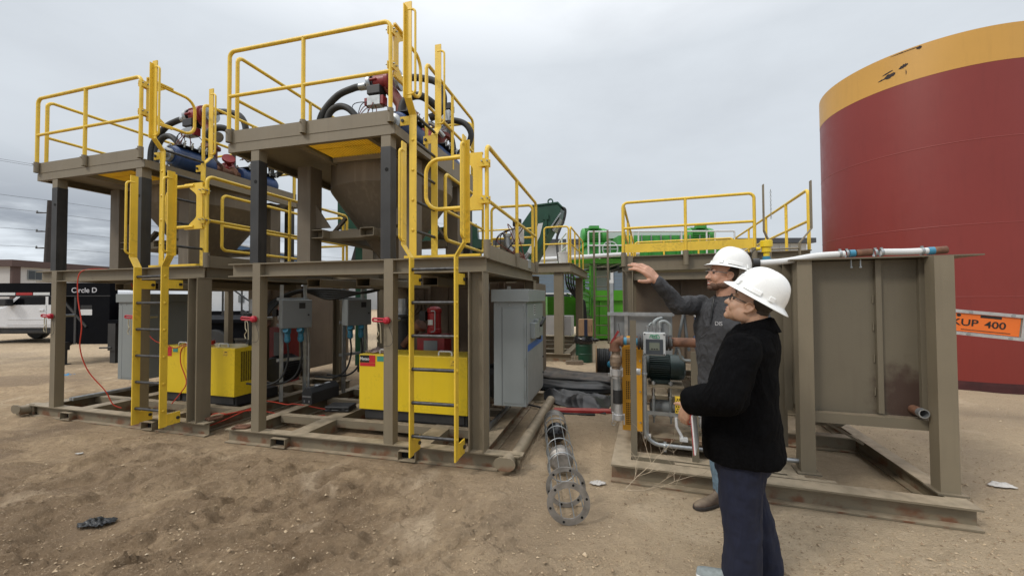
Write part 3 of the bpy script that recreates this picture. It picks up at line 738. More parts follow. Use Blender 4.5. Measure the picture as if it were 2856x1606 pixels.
def shoe(par, name, heel, d, L=.30, h=.11, wd=.048, m=None, sole=None, up=None):
    d = V(d).normalized(); r = V((d.y,-d.x,0)); H = V(heel)
    b = MB(); secs = [(0,.036,.10),(.06,.042,.11 if not up else up),(.13,.042,.085),(.19,.047,.066),(.25,.045,.055),(.285,.034,.046),(L,.012,.03)]
    rings = []
    for x, w_, z in secs:
        rings.append([H+d*x+r*(w_*math.cos(t))+V((0,0,.022+(z-.022)*max(0,math.sin(t))-.008*max(0,-math.sin(t)))) for t in [2*math.pi*i/16 for i in range(16)]])
    k = b.av([p for g in rings for p in g])
    for i in range(len(rings)-1):
        for j in range(16): j2 = (j+1) % 16; b.af((k+i*16+j,k+i*16+j2,k+(i+1)*16+j2,k+(i+1)*16+j), True)
    b.af([k+j for j in range(16)][::-1]); b.af([k+(len(rings)-1)*16+j for j in range(16)])
    if up: limb(b, [H+d*.05+V((0,0,.06)), H+d*.045+V((0,0,.19))], [.05,.054])
    o = b.build(name, m, par, fixn=True); remesh(o, .006, 4)
    b = MB(); o2 = [(x, w_+.004) for x, w_, z in secs]; pl = [(x,w_) for x, w_ in o2]+[(x,-w_) for x, w_ in o2[::-1]]
    b.extr(pl, H+V((0,0,.0)), d, r, V((0,0,.024))); b.build('sole', sole, o, bevel=.006)
    return o

def person_front():
    O = V((1.36,2.36,0)); fd = V((-.80,.60,0)); rd = V((.60,.80,0))
    t = thing('person', 'person in a black fleece jacket, navy trousers and white hard hat, looking up', 'person', FW, O)
    L = lambda f, r, z: fd*f+rd*r+V((0,0,z))
    wv = lambda x, y, z: V((x,y,z))-O
    HM = basis(L(-.015,-.02,1.520), fd, R(24))
    hatM = HM @ Matrix.Translation((0,-.012,.080)) @ Matrix.Rotation(R(9),4,'X')
    sh = wv(1.232,2.185,1.30); el = wv(1.10,2.115,1.065); wr = wv(1.015,2.31,1.0)
    sh2 = L(0,.20,1.29); el2 = L(.05,.26,1.0); wr2 = L(.22,.10,.96)
    # body: one continuous skin surface
    b = MB(); head(b, HM)
    limb(b, [L(-.045,-.02,1.47),L(-.035,0,1.36)], [.064,.070])
    loft(b, [(.80,0,0,.12,.15),(1.0,0,0,.115,.145),(1.2,0,0,.11,.17),(1.33,-.01,0,.085,.16),(1.38,-.01,0,.05,.07)], V((0,0,0)), fd, rd)
    for s, e_, w_ in ((sh,el,wr),(sh2,el2,wr2)): limb(b, [s,e_,w_], [.052,.04,.029])
    Fh = V((-.02,.06,-.10)); hand(b, wr+V((-.01,0,-.03)), Fh, V((-.85,-.4,0)), (.5,.55,.6,.65), .3, .98, -1)
    hand(b, wr2, L(.10,-.25,-.05), L(.8,.2,.3), (.3,.35,.4,.5), .3, .98, 1)
    for s in (-1,1): limb(b, [L(0,s*.095,.84),L(.01,s*.095,.46),L(-.02,s*.10,.08)], [.085,.055,.042])
    o = b.build('body', M_skin2, t); remesh(o, .0045, 7)
    # fleece jacket
    b = MB()
    loft(b, [(.672,.030,0,.196,.226),(.71,.030,0,.203,.233),(.85,.038,0,.198,.232),(1.02,.030,0,.182,.222),(1.17,.012,0,.164,.215),(1.29,-.016,0,.146,.208),(1.365,-.030,0,.122,.170),(1.405,-.036,0,.094,.110)], V((0,0,0)), fd, rd, 36)
    limb(b, [sh,el,wv(1.015,2.275,1.01)], [.096,.092,.076]); limb(b, [sh2,el2,L(.20,.12,.965)], [.088,.075,.058])
    limb(b, [sh,wv(1.16,2.16,1.05)], [.085,.085])
    o = b.build('fleece_jacket', M_fleece, t); remesh(o, .008, 7, ((.026,.16),(.010,.06)))
    # collar
    b = MB(); P = []
    for k in range(25):
        a = R(-152+304*k/24); c, s = math.cos(a), math.sin(a)       # open at the front
        back = (1+c)/2
        P.append([L(-.036-.104*c,.104*s,1.375+.01*back), L(-.030-.088*c,.088*s,1.415+.050*back), L(-.034-.100*c,.102*s,1.405+.053*back), L(-.038-.130*c,.126*s,1.355+.030*back)])
    k0 = b.av([p for g in P for p in g])
    for i in range(24):
        for j in range(3): b.af((k0+i*4+j,k0+i*4+j+1,k0+(i+1)*4+j+1,k0+(i+1)*4+j), True)
    q = b.build('collar', M_fleece, o, fixn=True); sd = q.modifiers.new('Thick','SOLIDIFY'); sd.thickness = .006
    b = MB()                                                          # sleeve seam and yoke line
    b.tube(spline([L(.03,-.165,1.378),L(-.005,-.228,1.335),L(-.085,-.240,1.21),L(-.095,-.240,1.09)],6), .004, 6); b.build('shoulder_seam', M_fleece, o)
    # trousers
    b = MB()
    loft(b, [(.60,.03,0,.140,.180),(.78,.03,0,.145,.185),(.9,.03,0,.135,.170)], V((0,0,0)), fd, rd)
    for s in (-1,1): limb(b, [L(.025,s*.085,.74),L(.032,s*.10,.46),L(-.02*s,s*.108,.24),L(-.012-.05*s,s*.112,.035)], [.124,.104,.096,.092])
    o = b.build('trousers', M_navy, t); remesh(o, .008, 5, ((.022,.16),(.010,.06)))
    for s in (-1,1):
        shoe(t, 'sneaker', L(-.085-.05*s,s*.115,0), fd+rd*(.10*s), .29, .1, m=M_sneak, sole=M_white)
    hat_parts(t, hatM, True)
    # hair at the nape, glasses, eyes
    b = MB(); b.M = HM; b.ball((0,-.030,.045), 1, 20, 14, (.0775,.084,.075)); b.ball((0,-.056,.0), 1, 16, 10, (.060,.050,.050)); b.M = None; b.build('hair', M_hair, t)
    b = MB(); b.M = HM
    for s in (-1,1):
        b.rtube([(s*.010,.106,.036),(s*.058,.094,.036),(s*.058,.092,.002),(s*.010,.104,.002)], .0022, .012, 6, closed=True)
        b.tube([(s*.058,.094,.028),(s*.074,.06,.024),(s*.080,-.005,.020)], .0030, 6)
    b.tube([(-.010,.106,.024),(.010,.106,.024)], .0022, 6); b.M = None; b.build('glasses', M_frame, t)
    for s in (-1,1): b = MB(); b.M = HM; b.ball((s*.031,.077,.018), .0115, 12, 8); b.M = None; b.build('eye', M_eye, t)
    b = MB(); b.M = HM; b.ball((0,.0955,-.047), 1, 10, 6, (.018,.008,.005)); b.ball((0,.094,-.060), 1, 10, 6, (.016,.008,.0055)); b.M = None; b.build('lips', M_lip, t)
    b = MB(); b.box(-.105,.105,-.004,.004,-.10,.10); b.mi = 1; b.box(-.108,.108,-.0065,-.0042,-.103,.103)
    f = b.build('paper_folder', [M_white, mat('red_folder_cover', (.5,.03,.05), .45)], None, loc=(1.005,2.235,.845)); f.rotation_euler = (R(4), 0, math.atan2(rd.y, rd.x)+R(8)+math.pi)
    tag(f, 'red and white paper folder held by the person in the black jacket', 'folder')
    return t
pf = person_front(); pf.location = (1.33,2.29,0)

def person_back():
    O = V((1.525,2.97,0)); fd = V((-.87,-.48,0)).normalized(); rd = V((fd.y,-fd.x,0))
    t = thing('person', 'taller person in charcoal pullover and white hard hat, pointing with a raised hand', 'person', FW, O)
    L = lambda f, r, z: fd*f+rd*r+V((0,0,z)); wv = lambda x, y, z: V((x,y,z))-O
    hp = L(.0,0,1.725)+V((-.015,0,0)); HM = basis(hp, V((-.98,.02,0)), R(6), R(0)); hatM = HM @ Matrix.Translation((0,-.050,.072)) @ Matrix.Rotation(R(9),4,'X')
    sh = L(.0,.20,1.515); el = wv(1.185,2.98,1.510); wr = wv(.992,2.90,1.705)
    sh2 = L(-.02,-.20,1.515); el2 = L(-.05,-.27,1.20); wr2 = L(.10,-.25,.98)
    b = MB(); head(b, HM); limb(b, [hp+V((.02,0,-.07)),L(-.02,0,1.54)], [.062,.070])
    loft(b, [(.90,0,0,.12,.155),(1.1,0,0,.115,.15),(1.35,0,0,.12,.18),(1.5,-.01,0,.085,.17),(1.57,-.01,0,.05,.07)], V((0,0,0)), fd, rd)
    limb(b, [sh,el,wr], [.055,.042,.031]); limb(b, [sh2,el2,wr2], [.055,.042,.031])
    hand(b, wr, V((-.74,-.05,.67)), V((.35,-.85,.42)), (.45,.40,.40,.5), .05, 1.22, 1, .5)
    hand(b, wr2, L(.05,0,-1), L(0,-1,0), (.3,.35,.4,.5), .3, 1.0, -1)
    for s in (-1,1): limb(b, [L(0,s*.10,.95),L(-.06,s*.10,.50),L(-.12,s*.10,.08)], [.09,.058,.045])
    o = b.build('body', M_skin, t); remesh(o, .0045, 6)
    b = MB()
    loft(b, [(.86,.01,0,.148,.19),(1.0,.012,0,.152,.193),(1.2,.018,0,.150,.200),(1.36,.02,0,.150,.215),(1.47,.0,0,.128,.20),(1.54,-.012,0,.095,.145),(1.575,-.014,0,.072,.088)], V((0,0,0)), fd, rd, 36)
    limb(b, [sh,el,wr.lerp(el,.10)], [.080,.066,.046]); limb(b, [sh2,el2,wr2.lerp(el2,.08)], [.082,.066,.046])
    o = b.build('pullover', M_char, t); remesh(o, .0075, 6, ((.022,.13),(.010,.045)))
    b = MB(); P = []
    for k in range(25):
        a = R(-160+320*k/24); c, s = math.cos(a), math.sin(a); back = (1+c)/2
        P.append([L(-.018-.085*c,.085*s,1.545-.02*(1-back)), L(-.012-.076*c,.076*s,1.61-.03*(1-back)), L(-.012-.084*c,.086*s,1.60-.03*(1-back)), L(-.018-.102*c,.105*s,1.555-.035*(1-back))])
    k0 = b.av([p for g in P for p in g])
    for i in range(24):
        for j in range(3): b.af((k0+i*4+j,k0+i*4+j+1,k0+(i+1)*4+j+1,k0+(i+1)*4+j), True)
    q = b.build('collar', M_inshirt, o, fixn=True); sd = q.modifiers.new('Thick','SOLIDIFY'); sd.thickness = .005
    b = MB(); b.tube(spline([L(.118,.004,1.562),L(.140,.004,1.50),L(.158,.004,1.42)],5), .007, 8); b.build('zip', M_frame, o)
    b = MB(); b.tube([L(.162,.004,1.42),L(.172,.004,1.385)], .006, 6); b.build('zip_pull', M_frame, o)
    c = bpy.data.curves.new('print','FONT'); c.body = 'DIS'; c.size = .040; c.extrude = .001; to = bpy.data.objects.new('print', c); COL.objects.link(to)
    bpy.context.view_layer.update(); me = bpy.data.meshes.new_from_object(to.evaluated_get(bpy.context.evaluated_depsgraph_get())); bpy.data.objects.remove(to)
    lo = bpy.data.objects.new('chest_print', me); COL.objects.link(lo); me.materials.clear(); me.materials.append(M_text); lo.parent = o
    lo.matrix_local = Matrix.Translation(L(.165,-.03,1.375)) @ Matrix((-rd, V((0,0,1)), fd)).transposed().to_4x4()
    b = MB(); loft(b, [(.80,0,0,.14,.18),(.95,0,0,.14,.18)], V((0,0,0)), fd, rd)
    for s in (-1,1): limb(b, [L(-.01,s*.09,.86),L(-.06,s*.10,.48),L(-.115,s*.105,.10)], [.115,.088,.080])
    q = b.build('jeans', M_jean, t); remesh(q, .009, 5, ((.025,.10),))
    for s, f0 in ((-1,-.06),(1,.0)): shoe(t, 'boot', L(-.19+f0*.3+.055,s*.11,0), fd+rd*(.15*s), .31, .12, m=M_boot, sole=M_sole, up=.12)
    hat_parts(t, hatM)
    b = MB(); b.M = HM; b.ball((0,-.024,.042), 1, 20, 14, (.078,.089,.085)); b.M = None; b.build('hair', M_hair, t)
    b = MB(); b.M = HM
    b.ball((0,.045,-.068), 1, 20, 12, (.0508,.0505,.039)); b.ball((0,.079,-.088), 1, 12, 8, (.027,.0215,.022))
    for s in (-1,1): b.ball((s*.041,.012,-.060), 1, 14, 10, (.0318,.0545,.034)); b.ball((s*.014,.0895,-.037), 1, 10, 6, (.014,.0085,.0055))
    b.M = None; b.build('beard', M_beard, t)
    for s in (-1,1):
        b = MB(); b.M = HM; b.ball((s*.031,.0785,.018), .0105, 12, 8); b.M = None; b.build('eye', M_eye, t)
        b = MB(); b.M = HM; b.tube([(s*.014,.094,.039),(s*.032,.093,.043),(s*.05,.080,.038)], .0045, 6); b.M = None; b.build('eyebrow', M_hair, t)
    b = MB(); b.M = HM; b.ball((0,.0965,-.046), 1, 10, 6, (.021,.009,.0055)); b.ball((0,.0935,-.066), 1, 10, 6, (.019,.009,.006)); b.M = None; q = b.build('lips', M_lip, t)
    b = MB(); b.M = HM; b.ball((0,.096,-.056), 1, 10, 6, (.015,.006,.0055)); b.M = None; b.build('teeth', M_teeth, q)
    # clear safety glasses
    b = MB(); b.M = HM
    for s in (-1,1): b.tube([(s*.064,.09,.026),(s*.078,.04,.024),(s*.084,-.01,.02)], .0022, 6)
    b.tube([(-.064,.09,.03),(-.03,.112,.031),(0,.118,.030),(.03,.112,.031),(.064,.09,.03)], .0018, 6); b.M = None; b.build('safety_glasses', M_galv, t)
    return t
pb = person_back(); pb.location = (1.57,2.97,0)
# ---------------------------------------------------------------- settling tank skid on the right
def burn_mat():
    m = mat('tan_paint_with_burn', (.132,.113,.079), .55, var=.1, vscale=1.6, bump=.12, bscale=140, streak=.15); nt = m.node_tree; N = nt.nodes; L = nt.links; b = N['Principled BSDF']
    src = b.inputs['Base Color'].links[0].from_socket; tc = N.new('ShaderNodeTexCoord')
    mp = N.new('ShaderNodeMapping'); mp.inputs['Location'].default_value = (.20*2.5,0,-.79*2.1); mp.inputs['Scale'].default_value = (2.5,0,2.1); L.new(tc.outputs['Object'], mp.inputs[0])
    n = N.new('ShaderNodeTexNoise'); n.inputs['Scale'].default_value = 14; n.inputs['Detail'].default_value = 5; L.new(tc.outputs['Object'], n.inputs['Vector'])
    ln = N.new('ShaderNodeVectorMath'); ln.operation = 'LENGTH'; L.new(mp.outputs[0], ln.inputs[0])
    a = N.new('ShaderNodeMath'); a.operation = 'MULTIPLY_ADD'; a.inputs[1].default_value = .7; L.new(n.outputs['Fac'], a.inputs[0]); L.new(ln.outputs['Value'], a.inputs[2])
    r = N.new('ShaderNodeMapRange'); r.inputs[1].default_value = .55; r.inputs[2].default_value = 1.05; r.inputs[3].default_value = .92; r.inputs[4].default_value = 0; r.interpolation_type = 'SMOOTHSTEP'; L.new(a.outputs[0], r.inputs[0])
    x = N.new('ShaderNodeMix'); x.data_type = 'RGBA'; L.new(r.outputs[0], x.inputs[0]); L.new(src, x.inputs[6]); x.inputs[7].default_value = (.045,.022,.016,1); L.new(x.outputs[2], b.inputs['Base Color'])
    return m
M_burn = burn_mat()
M_tanT = mat('tan_tank_paint', (.146,.124,.086), .55, var=.08, vscale=1.6, bump=.12, bscale=140, dust=.45)
def settling_skid():
    t = thing('settling_tank_skid', 'tan steel tank skid at right, in front of the red storage tank', 'tank skid', FT)
    b = MB()
    b.beam((-2.42,.075,.075), (0,.075,.075), .15, .15, .014, .01)
    b.bar((-2.34,.151,.09), (-2.34,7.3,.09), .16, .118)
    b.bar((-2.258,.30,.10), (-.98,.30,.10), .12, .10)
    for x in (-1.0, -.06): b.beam((x,.152,.0755), (x,7.3,.0755), .147, .12, .012, .009)
    for y in (1.45, 2.75, 5.0, 7.35): b.beam((-2.42 if y > 7 else -.938,y,.075), (.0 if y > 7 else -.122,y,.075), .146, .12)
    for y in (1.75, 2.75, 5.0): b.bar((-2.258,y,.09), (-1.062,y,.09), .1, .1)
    b.quad((-1.9,.152,.1535),(-.75,.152,.1535),(-.75,.2,.1535),(-1.9,.2,.1535))
    b.build('base_frame', M_base, t)
    for x0, x1, y0 in ((-.118,-.005,.20),(-.945,-.842,.29)):
        W_ = x1-x0; m = MB(); m.extr([(0,0),(W_,0),(W_,.012),(.012,.012),(.012,.10),(W_,.10),(W_,.112),(0,.112)], (x0,y0,.151), (1,0,0), (0,1,0), (0,0,1.717)); m.build('post', M_tan, t)
        m = MB(); m.box(x0-.03,x1+.03,y0-.03,y0+.14,.1515,.163); m.build('foot_plate', M_tanT, t)
    m = MB(); m.box(-2.262,-2.208,.262,.272,.151,1.365); m.build('flat_bar_upright', M_tanT, t)
    m = MB(); m.box(-1.755,-1.70,.262,.272,.151,1.1); m.build('flat_bar_upright', M_tanT, t)
    # tank
    m = MB(); m.box(-.84,-.05,.405,.411,.64,1.862); m.build('tank_front_wall', M_burn, t)
    m = MB(); m.box(-.93,-.922,.412,1.98,.665,1.862); m.box(-.05,-.042,.412,1.98,.665,1.862); m.box(-.922,-.05,1.97,1.98,.665,1.862)
    m.extr([(-.92,.664),(-.05,.664),(-.40,.36),(-.66,.36)], (0,1.0,0), (1,0,0), (0,0,1), (0,.96,0)); m.box(-.92,-.05,.42,1.96,.655,.664)
    m.build('tank_shell', M_tanT, t)
    for x in (-.375, -.105): m = MB(); m.box(x-.018,x+.018,.37,.404,.655,1.862); m.build('wall_rib', M_tanT, t)
    for z in (.82,1.08,1.33,1.55): m = MB(); m.tube([(-.402,.398,z-.03),(-.400,.398,z+.03)], .006, 6); m.build('weld_bead', M_tanT, t)
    for y, w_ in ((.50,.03),(.72,.05),(1.0,.05),(1.35,.05),(1.7,.05)): m = MB(); m.box(-.99,-.9305,y,y+w_*.3,.60,1.86); m.build('wall_rib', M_tanT, t)
    m = MB(); m.box(-1.08,-.945,.60,.612,.25,1.86); m.box(-1.08,-1.068,.613,.70,.25,1.86); m.build('side_channel', M_tanT, t)
    m = MB(); m.extr([(0,0),(.075,0),(.075,-.012),(.012,-.012),(.012,-.078),(0,-.078)], (-.838,.325,.640), (0,1,0), (0,0,1), (.78,0,0)); m.build('sill_angle', M_tanT, t)
    m = MB(); m.box(-1.0,.20,.26,2.0,1.8685,1.878); m.build('tank_top_plate', M_tanT, t)
    m = MB(); m.lathe([(.034,0),(.034,.10)], (-.165,.402,.70), (0,-1,0), 20, caps=False); m.build('rusty_stub', M_rustp, t); m = MB(); m.lathe([(.0345,.09),(.0345,.135),(.027,.135),(.027,.0)], (-.165,.402,.70), (0,-1,0), 20, caps=False); m.build('drain_stub', M_galv, t)
    m = MB(); m.bar((-.72,.9,.52),(-.30,.9,.26),.1,.02); m.build('brace', M_tanT, t)
    # platform tower behind
    for x, y in ((-2.386,2.78),(-.13,2.78),(-2.386,5.2),(-.13,5.2),(-2.386,7.25),(-.13,7.25)):
        m = MB(); m.beam((x,y,.15),(x,y,1.965),.15,.158,.012,.01,up=(1,0,0)); m.build('post', M_tan, t)
    m = MB(); m.box(-2.465,-2.307,2.69,2.70,1.966,2.19); m.build('post_cap', M_tan, t)
    m = MB(); z = 2.078
    m.beam((-2.30,2.76,z),(-.05,2.76,z),.22,.12,.014,.009)
    m.beam((-2.40,2.83,z),(-2.40,7.3,z),.219,.12); m.beam((-.11,2.83,z),(-.11,7.3,z),.219,.12); m.beam((-2.33,7.3,z),(-.18,7.3,z),.219,.12)
    m.bar((-2.30,2.80,1.88),(-.2,2.80,1.88),.06,.10)
    m.build('platform_beam', M_tan, t)
    m = MB(); m.box(-2.34,-.17,2.84,7.24,2.165,2.178); m.build('platform_deck', M_tan, t)
    for x in (-2.44,-1.58,-.72): m = MB(); m.lathe([(.028,2.03),(.036,2.03),(.036,2.24),(.026,2.24)],(x,2.665,0),n=16,caps=False); m.build('rail_socket', M_tan, t)
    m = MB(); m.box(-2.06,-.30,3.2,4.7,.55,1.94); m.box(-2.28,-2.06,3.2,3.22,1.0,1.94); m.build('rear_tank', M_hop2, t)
    for x in (-1.6,-.9): m = MB(); m.box(x-.02,x+.02,3.15,3.199,.55,1.94); m.build('wall_rib', M_hop2, t)
    return t
settling_skid()
G2 = 'yellow guardrails'
q = rail(0,'wide yellow guardrail with toe board, above the pointing hand',FT,2.19,(-2.445,-.715),(-1.58,),2.985,2.60,c=2.665)
m = MB(); m.box(.03,1.71,-.004,.004,.045,.175); m.build('toe_board', M_yel, q)
rail(0,'guardrail climbing to the left of the red tank, on the tank skid platform',FT,2.19,(2.70,7.3),(3.6,4.7,6.0),2.985,2.57,axis='y',c=-.08)
rail(0,'far back guardrail of the tank skid platform, before the green machine',FT,2.19,(-2.4,-.14),(-1.7,-.9),2.985,2.57,c=7.32)
rail(0,'far side guardrail of the tank skid platform, running back',FT,2.19,(2.72,7.28),(4.2,5.8),2.985,2.57,axis='y',c=-2.44)
t = thing('ladder', 'brown ladder with bare bent grab rails beside the red tank', 'ladder', FT, (-.39,2.58,.15))
for s, a, c in ((-1,.165,.235),(1,.165,.30)):
    m = MB(); m.bar((s*a,0,0),(s*a,0,2.12),.012,.06,up=(0,1,0)); m.bar((s*a,0,2.12),(s*c,0,2.30),.012,.06,up=(0,1,0)); m.bar((s*c,0,2.30),(s*c,0,2.92),.012,.06,up=(0,1,0)); m.build('stile', M_tan, t)
for k in range(7): m = MB(); m.tube([(-.16,0,.25+.3*k),(.16,0,.25+.3*k)], .012, 8); m.build('rung', M_tan, t)
m = MB()
for k in range(14):
    z = 2.98-k*.028; m.tube([V((-.555+.0,2.555,z))+V((.007*math.cos(a) if k % 2 else 0, 0 if k % 2 else .007*math.cos(a), .016*math.sin(a))) for a in [i*math.pi/4 for i in range(8)]], .0028, 5, closed=True)
ch = m.build('chain', M_galv, None); ch.matrix_world = FT.M @ Matrix.Translation((0.01,0,0)); tag(ch, 'thin steel chain hanging from the left ladder grab rail', 'chain')

# level sensor on its nozzle
t = thing('level_sensor', 'yellow capped level sensor on the tank edge above the hard hats', 'sensor', FT, (-1.04,.78,1.878))
m = MB(); m.box(-.055,.055,-.06,.06,-.19,.0); m.lathe([(.05,0),(.05,.03)],(0,0,0)); m.build('nozzle', M_tan, t)
m = MB(); m.lathe([(.045,.03),(.045,.05),(.032,.05),(.032,.075)],(0,0,0)); m.build('blue_collar', M_cyan, t)
m = MB(); m.lathe([(.026,.075),(.026,.11),(.040,.115),(.040,.16),(.052,.165),(.052,.22),(.048,.225)],(0,0,0)); m.cyl((-.05,0,.15),(-.085,0,.15),.016); m.build('sensor_head', M_yel2, t)
m = MB(); m.tube(spline([(-.085,0,.15),(-.12,0,.11),(-.13,0,.02),(-.11,-.01,-.06),(-.05,-.02,-.09)]), .005, 6); m.build('sensor_cable', M_black, t)
# overflow pipe over the tank front
t = thing('drain_hose', 'white pipe with rusty couplings lying along the tank top', 'pipe', FT, (0,.35,0))
m = MB(); m.tube(spline([(-1.20,0,1.86),(-1.0,0,1.872),(-.8,0,1.905),(-.60,0,1.915)]), .026, 12); m.build('pipe_length', M_white, t)
m = MB(); m.tube(spline([(-.36,0,1.922),(-.2,0,1.917),(-.07,0,1.919)]), .025, 12); m.build('pipe_length', M_white, t)
for x0, x1 in ((-.525,-.425),(-.045,.035)): m = MB(); m.tube([(x0,0,1.918),(x1,0,1.922)], .029, 14); m.build('rusty_nipple', M_rustp, t)
for x in (-.55,-.058): m = MB(); m.tube([(x-.018,0,1.917),(x+.018,0,1.918)], .030, 14); m.build('blue_tape', M_cyan, t)
for x in (-.63,-.585,-.40,-.36,-.11): m = MB(); m.lathe([(.030,-.008),(.031,0),(.030,.008)],(x,0,1.917),(1,0,0),14,caps=False); m.cyl((x,0,1.945),(x,0,1.957),.010,n=8); m.build('hose_clamp', M_galv, t)
for x in (-.565,-.505,-.07): m = MB(); m.cyl((x,-.02,1.80),(x,-.02,1.868),.006,n=8); m.cyl((x,-.02,1.80),(x,-.02,1.812),.011,n=6); m.build('bolt', M_galv, t)
m = MB(); m.lathe([(.030,-.05),(.042,-.05),(.042,0),(.030,.0)],(-1.20,0,1.86),(1,0,0),14); m.build('end_fitting', M_black, t)

# ---------------------------------------------------------------- big storage tank
def tank_mat(name, col):
    return mat(name, col, .42, var=.05, vscale=.8, streak=.10, streakcol=tuple(c*.5 for c in col), bump=.05, bscale=30)
M_tred = tank_mat('tank_red_paint', (.205,.025,.019)); M_tgold = tank_mat('tank_gold_paint', (.56,.305,.060)); M_scorch = mat('flaked_primer', (.03,.02,.02), .8)
t = thing('storage_tank', 'huge round red storage tank with a gold band round its top', 'storage tank', FW, (8.56,8.14,0))
m = MB(); m.lathe([(1.787,.0),(1.787,5.393)],n=128); m.build('shell', M_tred, t)
m = MB(); m.lathe([(1.789,5.395),(1.789,5.985),(1.70,6.0),(0,6.12)],n=128); m.build('gold_band', M_tgold, t)
for z in (1.55,2.75,4.15): m = MB(); m.lathe([(1.7865,z-.010),(1.790,z-.003),(1.790,z+.003),(1.7865,z+.010)],n=128,caps=False); m.build('weld_seam', M_tred, t)
def scab(name, pts, r):
    m = MB()
    for a0, z0, a1, z1, hh in pts:
        P = []
        for k in range(13):
            f = k/12; a = R(a0*(1-f)+a1*f); z = z0*(1-f)+z1*f; h = hh*(math.sin(math.pi*min(1,max(0,f*.94+.03)))**.5)*(.7+.6*random.random())
            P.append((V((r*math.cos(a),r*math.sin(a),z-h)), V((r*math.cos(a),r*math.sin(a),z+h*(.6+.5*random.random())))))
        k0 = m.av([p for q in P for p in q])
        for k in range(12): m.af((k0+2*k,k0+2*k+2,k0+2*k+3,k0+2*k+1))
    m.build(name, M_scorch, t, fixn=True)
scab('flaked_patch', [(-155,5.60,-150,5.63,.045),(-156,5.66,-151,5.70,.012),(-148.5,5.68,-144.5,5.72,.03),(-158,5.58,-154,5.60,.014),(-145.6,5.58,-145.2,5.58,.05)], 1.792)
scab('flaked_patch', [(-141,5.94,-138.8,5.94,.028),(-152,5.955,-140,5.955,.008)], 1.793)
m = MB(); m.lathe([(1.795,.0),(1.795,.10),(1.79,.16)],n=128,caps=False); m.build('base_coating', mat('tank_base_coating', (.05,.012,.013), .8, var=.3, vscale=6), t)

# ---------------------------------------------------------------- aluminium boom with the orange panel
def text_obj(name, body, size, M, m_, parent, ext=.0015, align='CENTER', sx=1):
    c = bpy.data.curves.new(name,'FONT'); c.body = body; c.size = size; c.extrude = ext; c.align_x = align; c.align_y = 'CENTER'; c.offset = size*.012
    to = bpy.data.objects.new(name, c); COL.objects.link(to); bpy.context.view_layer.update()
    me = bpy.data.meshes.new_from_object(to.evaluated_get(bpy.context.evaluated_depsgraph_get())); bpy.data.objects.remove(to)
    o = bpy.data.objects.new(name, me); COL.objects.link(o); me.materials.clear(); me.materials.append(m_); o.parent = parent
    o.matrix_local = M @ Matrix.Diagonal((sx,1,1,1)); return o
FRONT = Matrix.Rotation(R(90),4,'X')                     # text in the local XZ plane, facing -y
M_osign = mat('orange_panel', (.75,.16,.02), .45, var=.05); M_ink = mat('black_print', (.012,.012,.012), .5, var=0); M_ink2 = mat('white_panel_print', (.75,.75,.75), .5, var=0)
a = V((4.85,4.70,1.43)); c_ = V((6.35,4.05,1.25)); d = c_-a; yaw = math.atan2(d.y,d.x); Lb = V((d.x,d.y)).length; sl_ = math.atan2(d.z,Lb)
t = thing('lift_boom', 'aluminium boom frame with an orange panel lettered KUP 400, by the red tank', 'lift boom', FW, a); t.rotation_euler = (0,-sl_,yaw)
for z in (0,-.25): m = MB(); m.bar((-.6,0,z),(3.2,0,z),.045,.035); m.bar((-.6,.12,z),(3.2,.12,z),.045,.035); m.build('rail', M_alu, t)
for x in (-.4,.80,1.28,2.4): m = MB(); m.box(x-.02,x+.02,-.018,.018,-.233,-.018); m.build('strut', M_alu, t)
m = MB(); m.box(-.36,.77,-.006,.006,-.225,-.022); m.build('orange_panel', M_osign, t)
text_obj('panel_lettering','KUP',.105,Matrix.Translation((.325,-.008,-.125)) @ FRONT,M_ink,t,sx=1.15)
text_obj('panel_lettering','400',.105,Matrix.Translation((.575,-.008,-.128)) @ FRONT,M_ink,t,sx=1.1)
m = MB(); m.extr([(0,0),(.05,0),(.09,.075),(.07,.08),(.045,.03),(.03,.08),(0,.08)],(.08,-.0085,-.17),(1,0,0),(0,0,1),(0,.002,0)); m.build('panel_letter_end', M_ink2, t)
m = MB(); m.box(.30,.70,-.0085,-.0065,-.206,-.199); m.box(.45,.62,-.0085,-.0065,-.055,-.026); m.cyl((.27,-.0085,-.045),(.27,-.0065,-.045),.018,n=16); m.build('panel_marking', M_ink, t)
m = MB(); m.box(.84,1.24,-.006,.006,-.205,-.045); m.mi = 1; m.box(.86,1.0,-.009,-.0065,-.185,-.065); m.build('control_plate', [M_red, M_galv], t)
m = MB(); m.cyl((.9,-.02,-.125),(.9,-.0095,-.125),.022); m.build('red_button', M_red, t)
for x in (.02,.36,.70,1.05):
    for z in (0,-.25): m = MB(); m.cyl((x,-.026,z),(x,-.0226,z),.018,n=12); m.build('bolt', M_galv, t)
m = MB(); m.bar((2.9,.06,-1.35),(2.9,.06,-.27),.06,.06); m.bar((2.9,-.4,-1.33),(2.9,.5,-1.33),.05,.05); m.build('stand', M_alu, t)

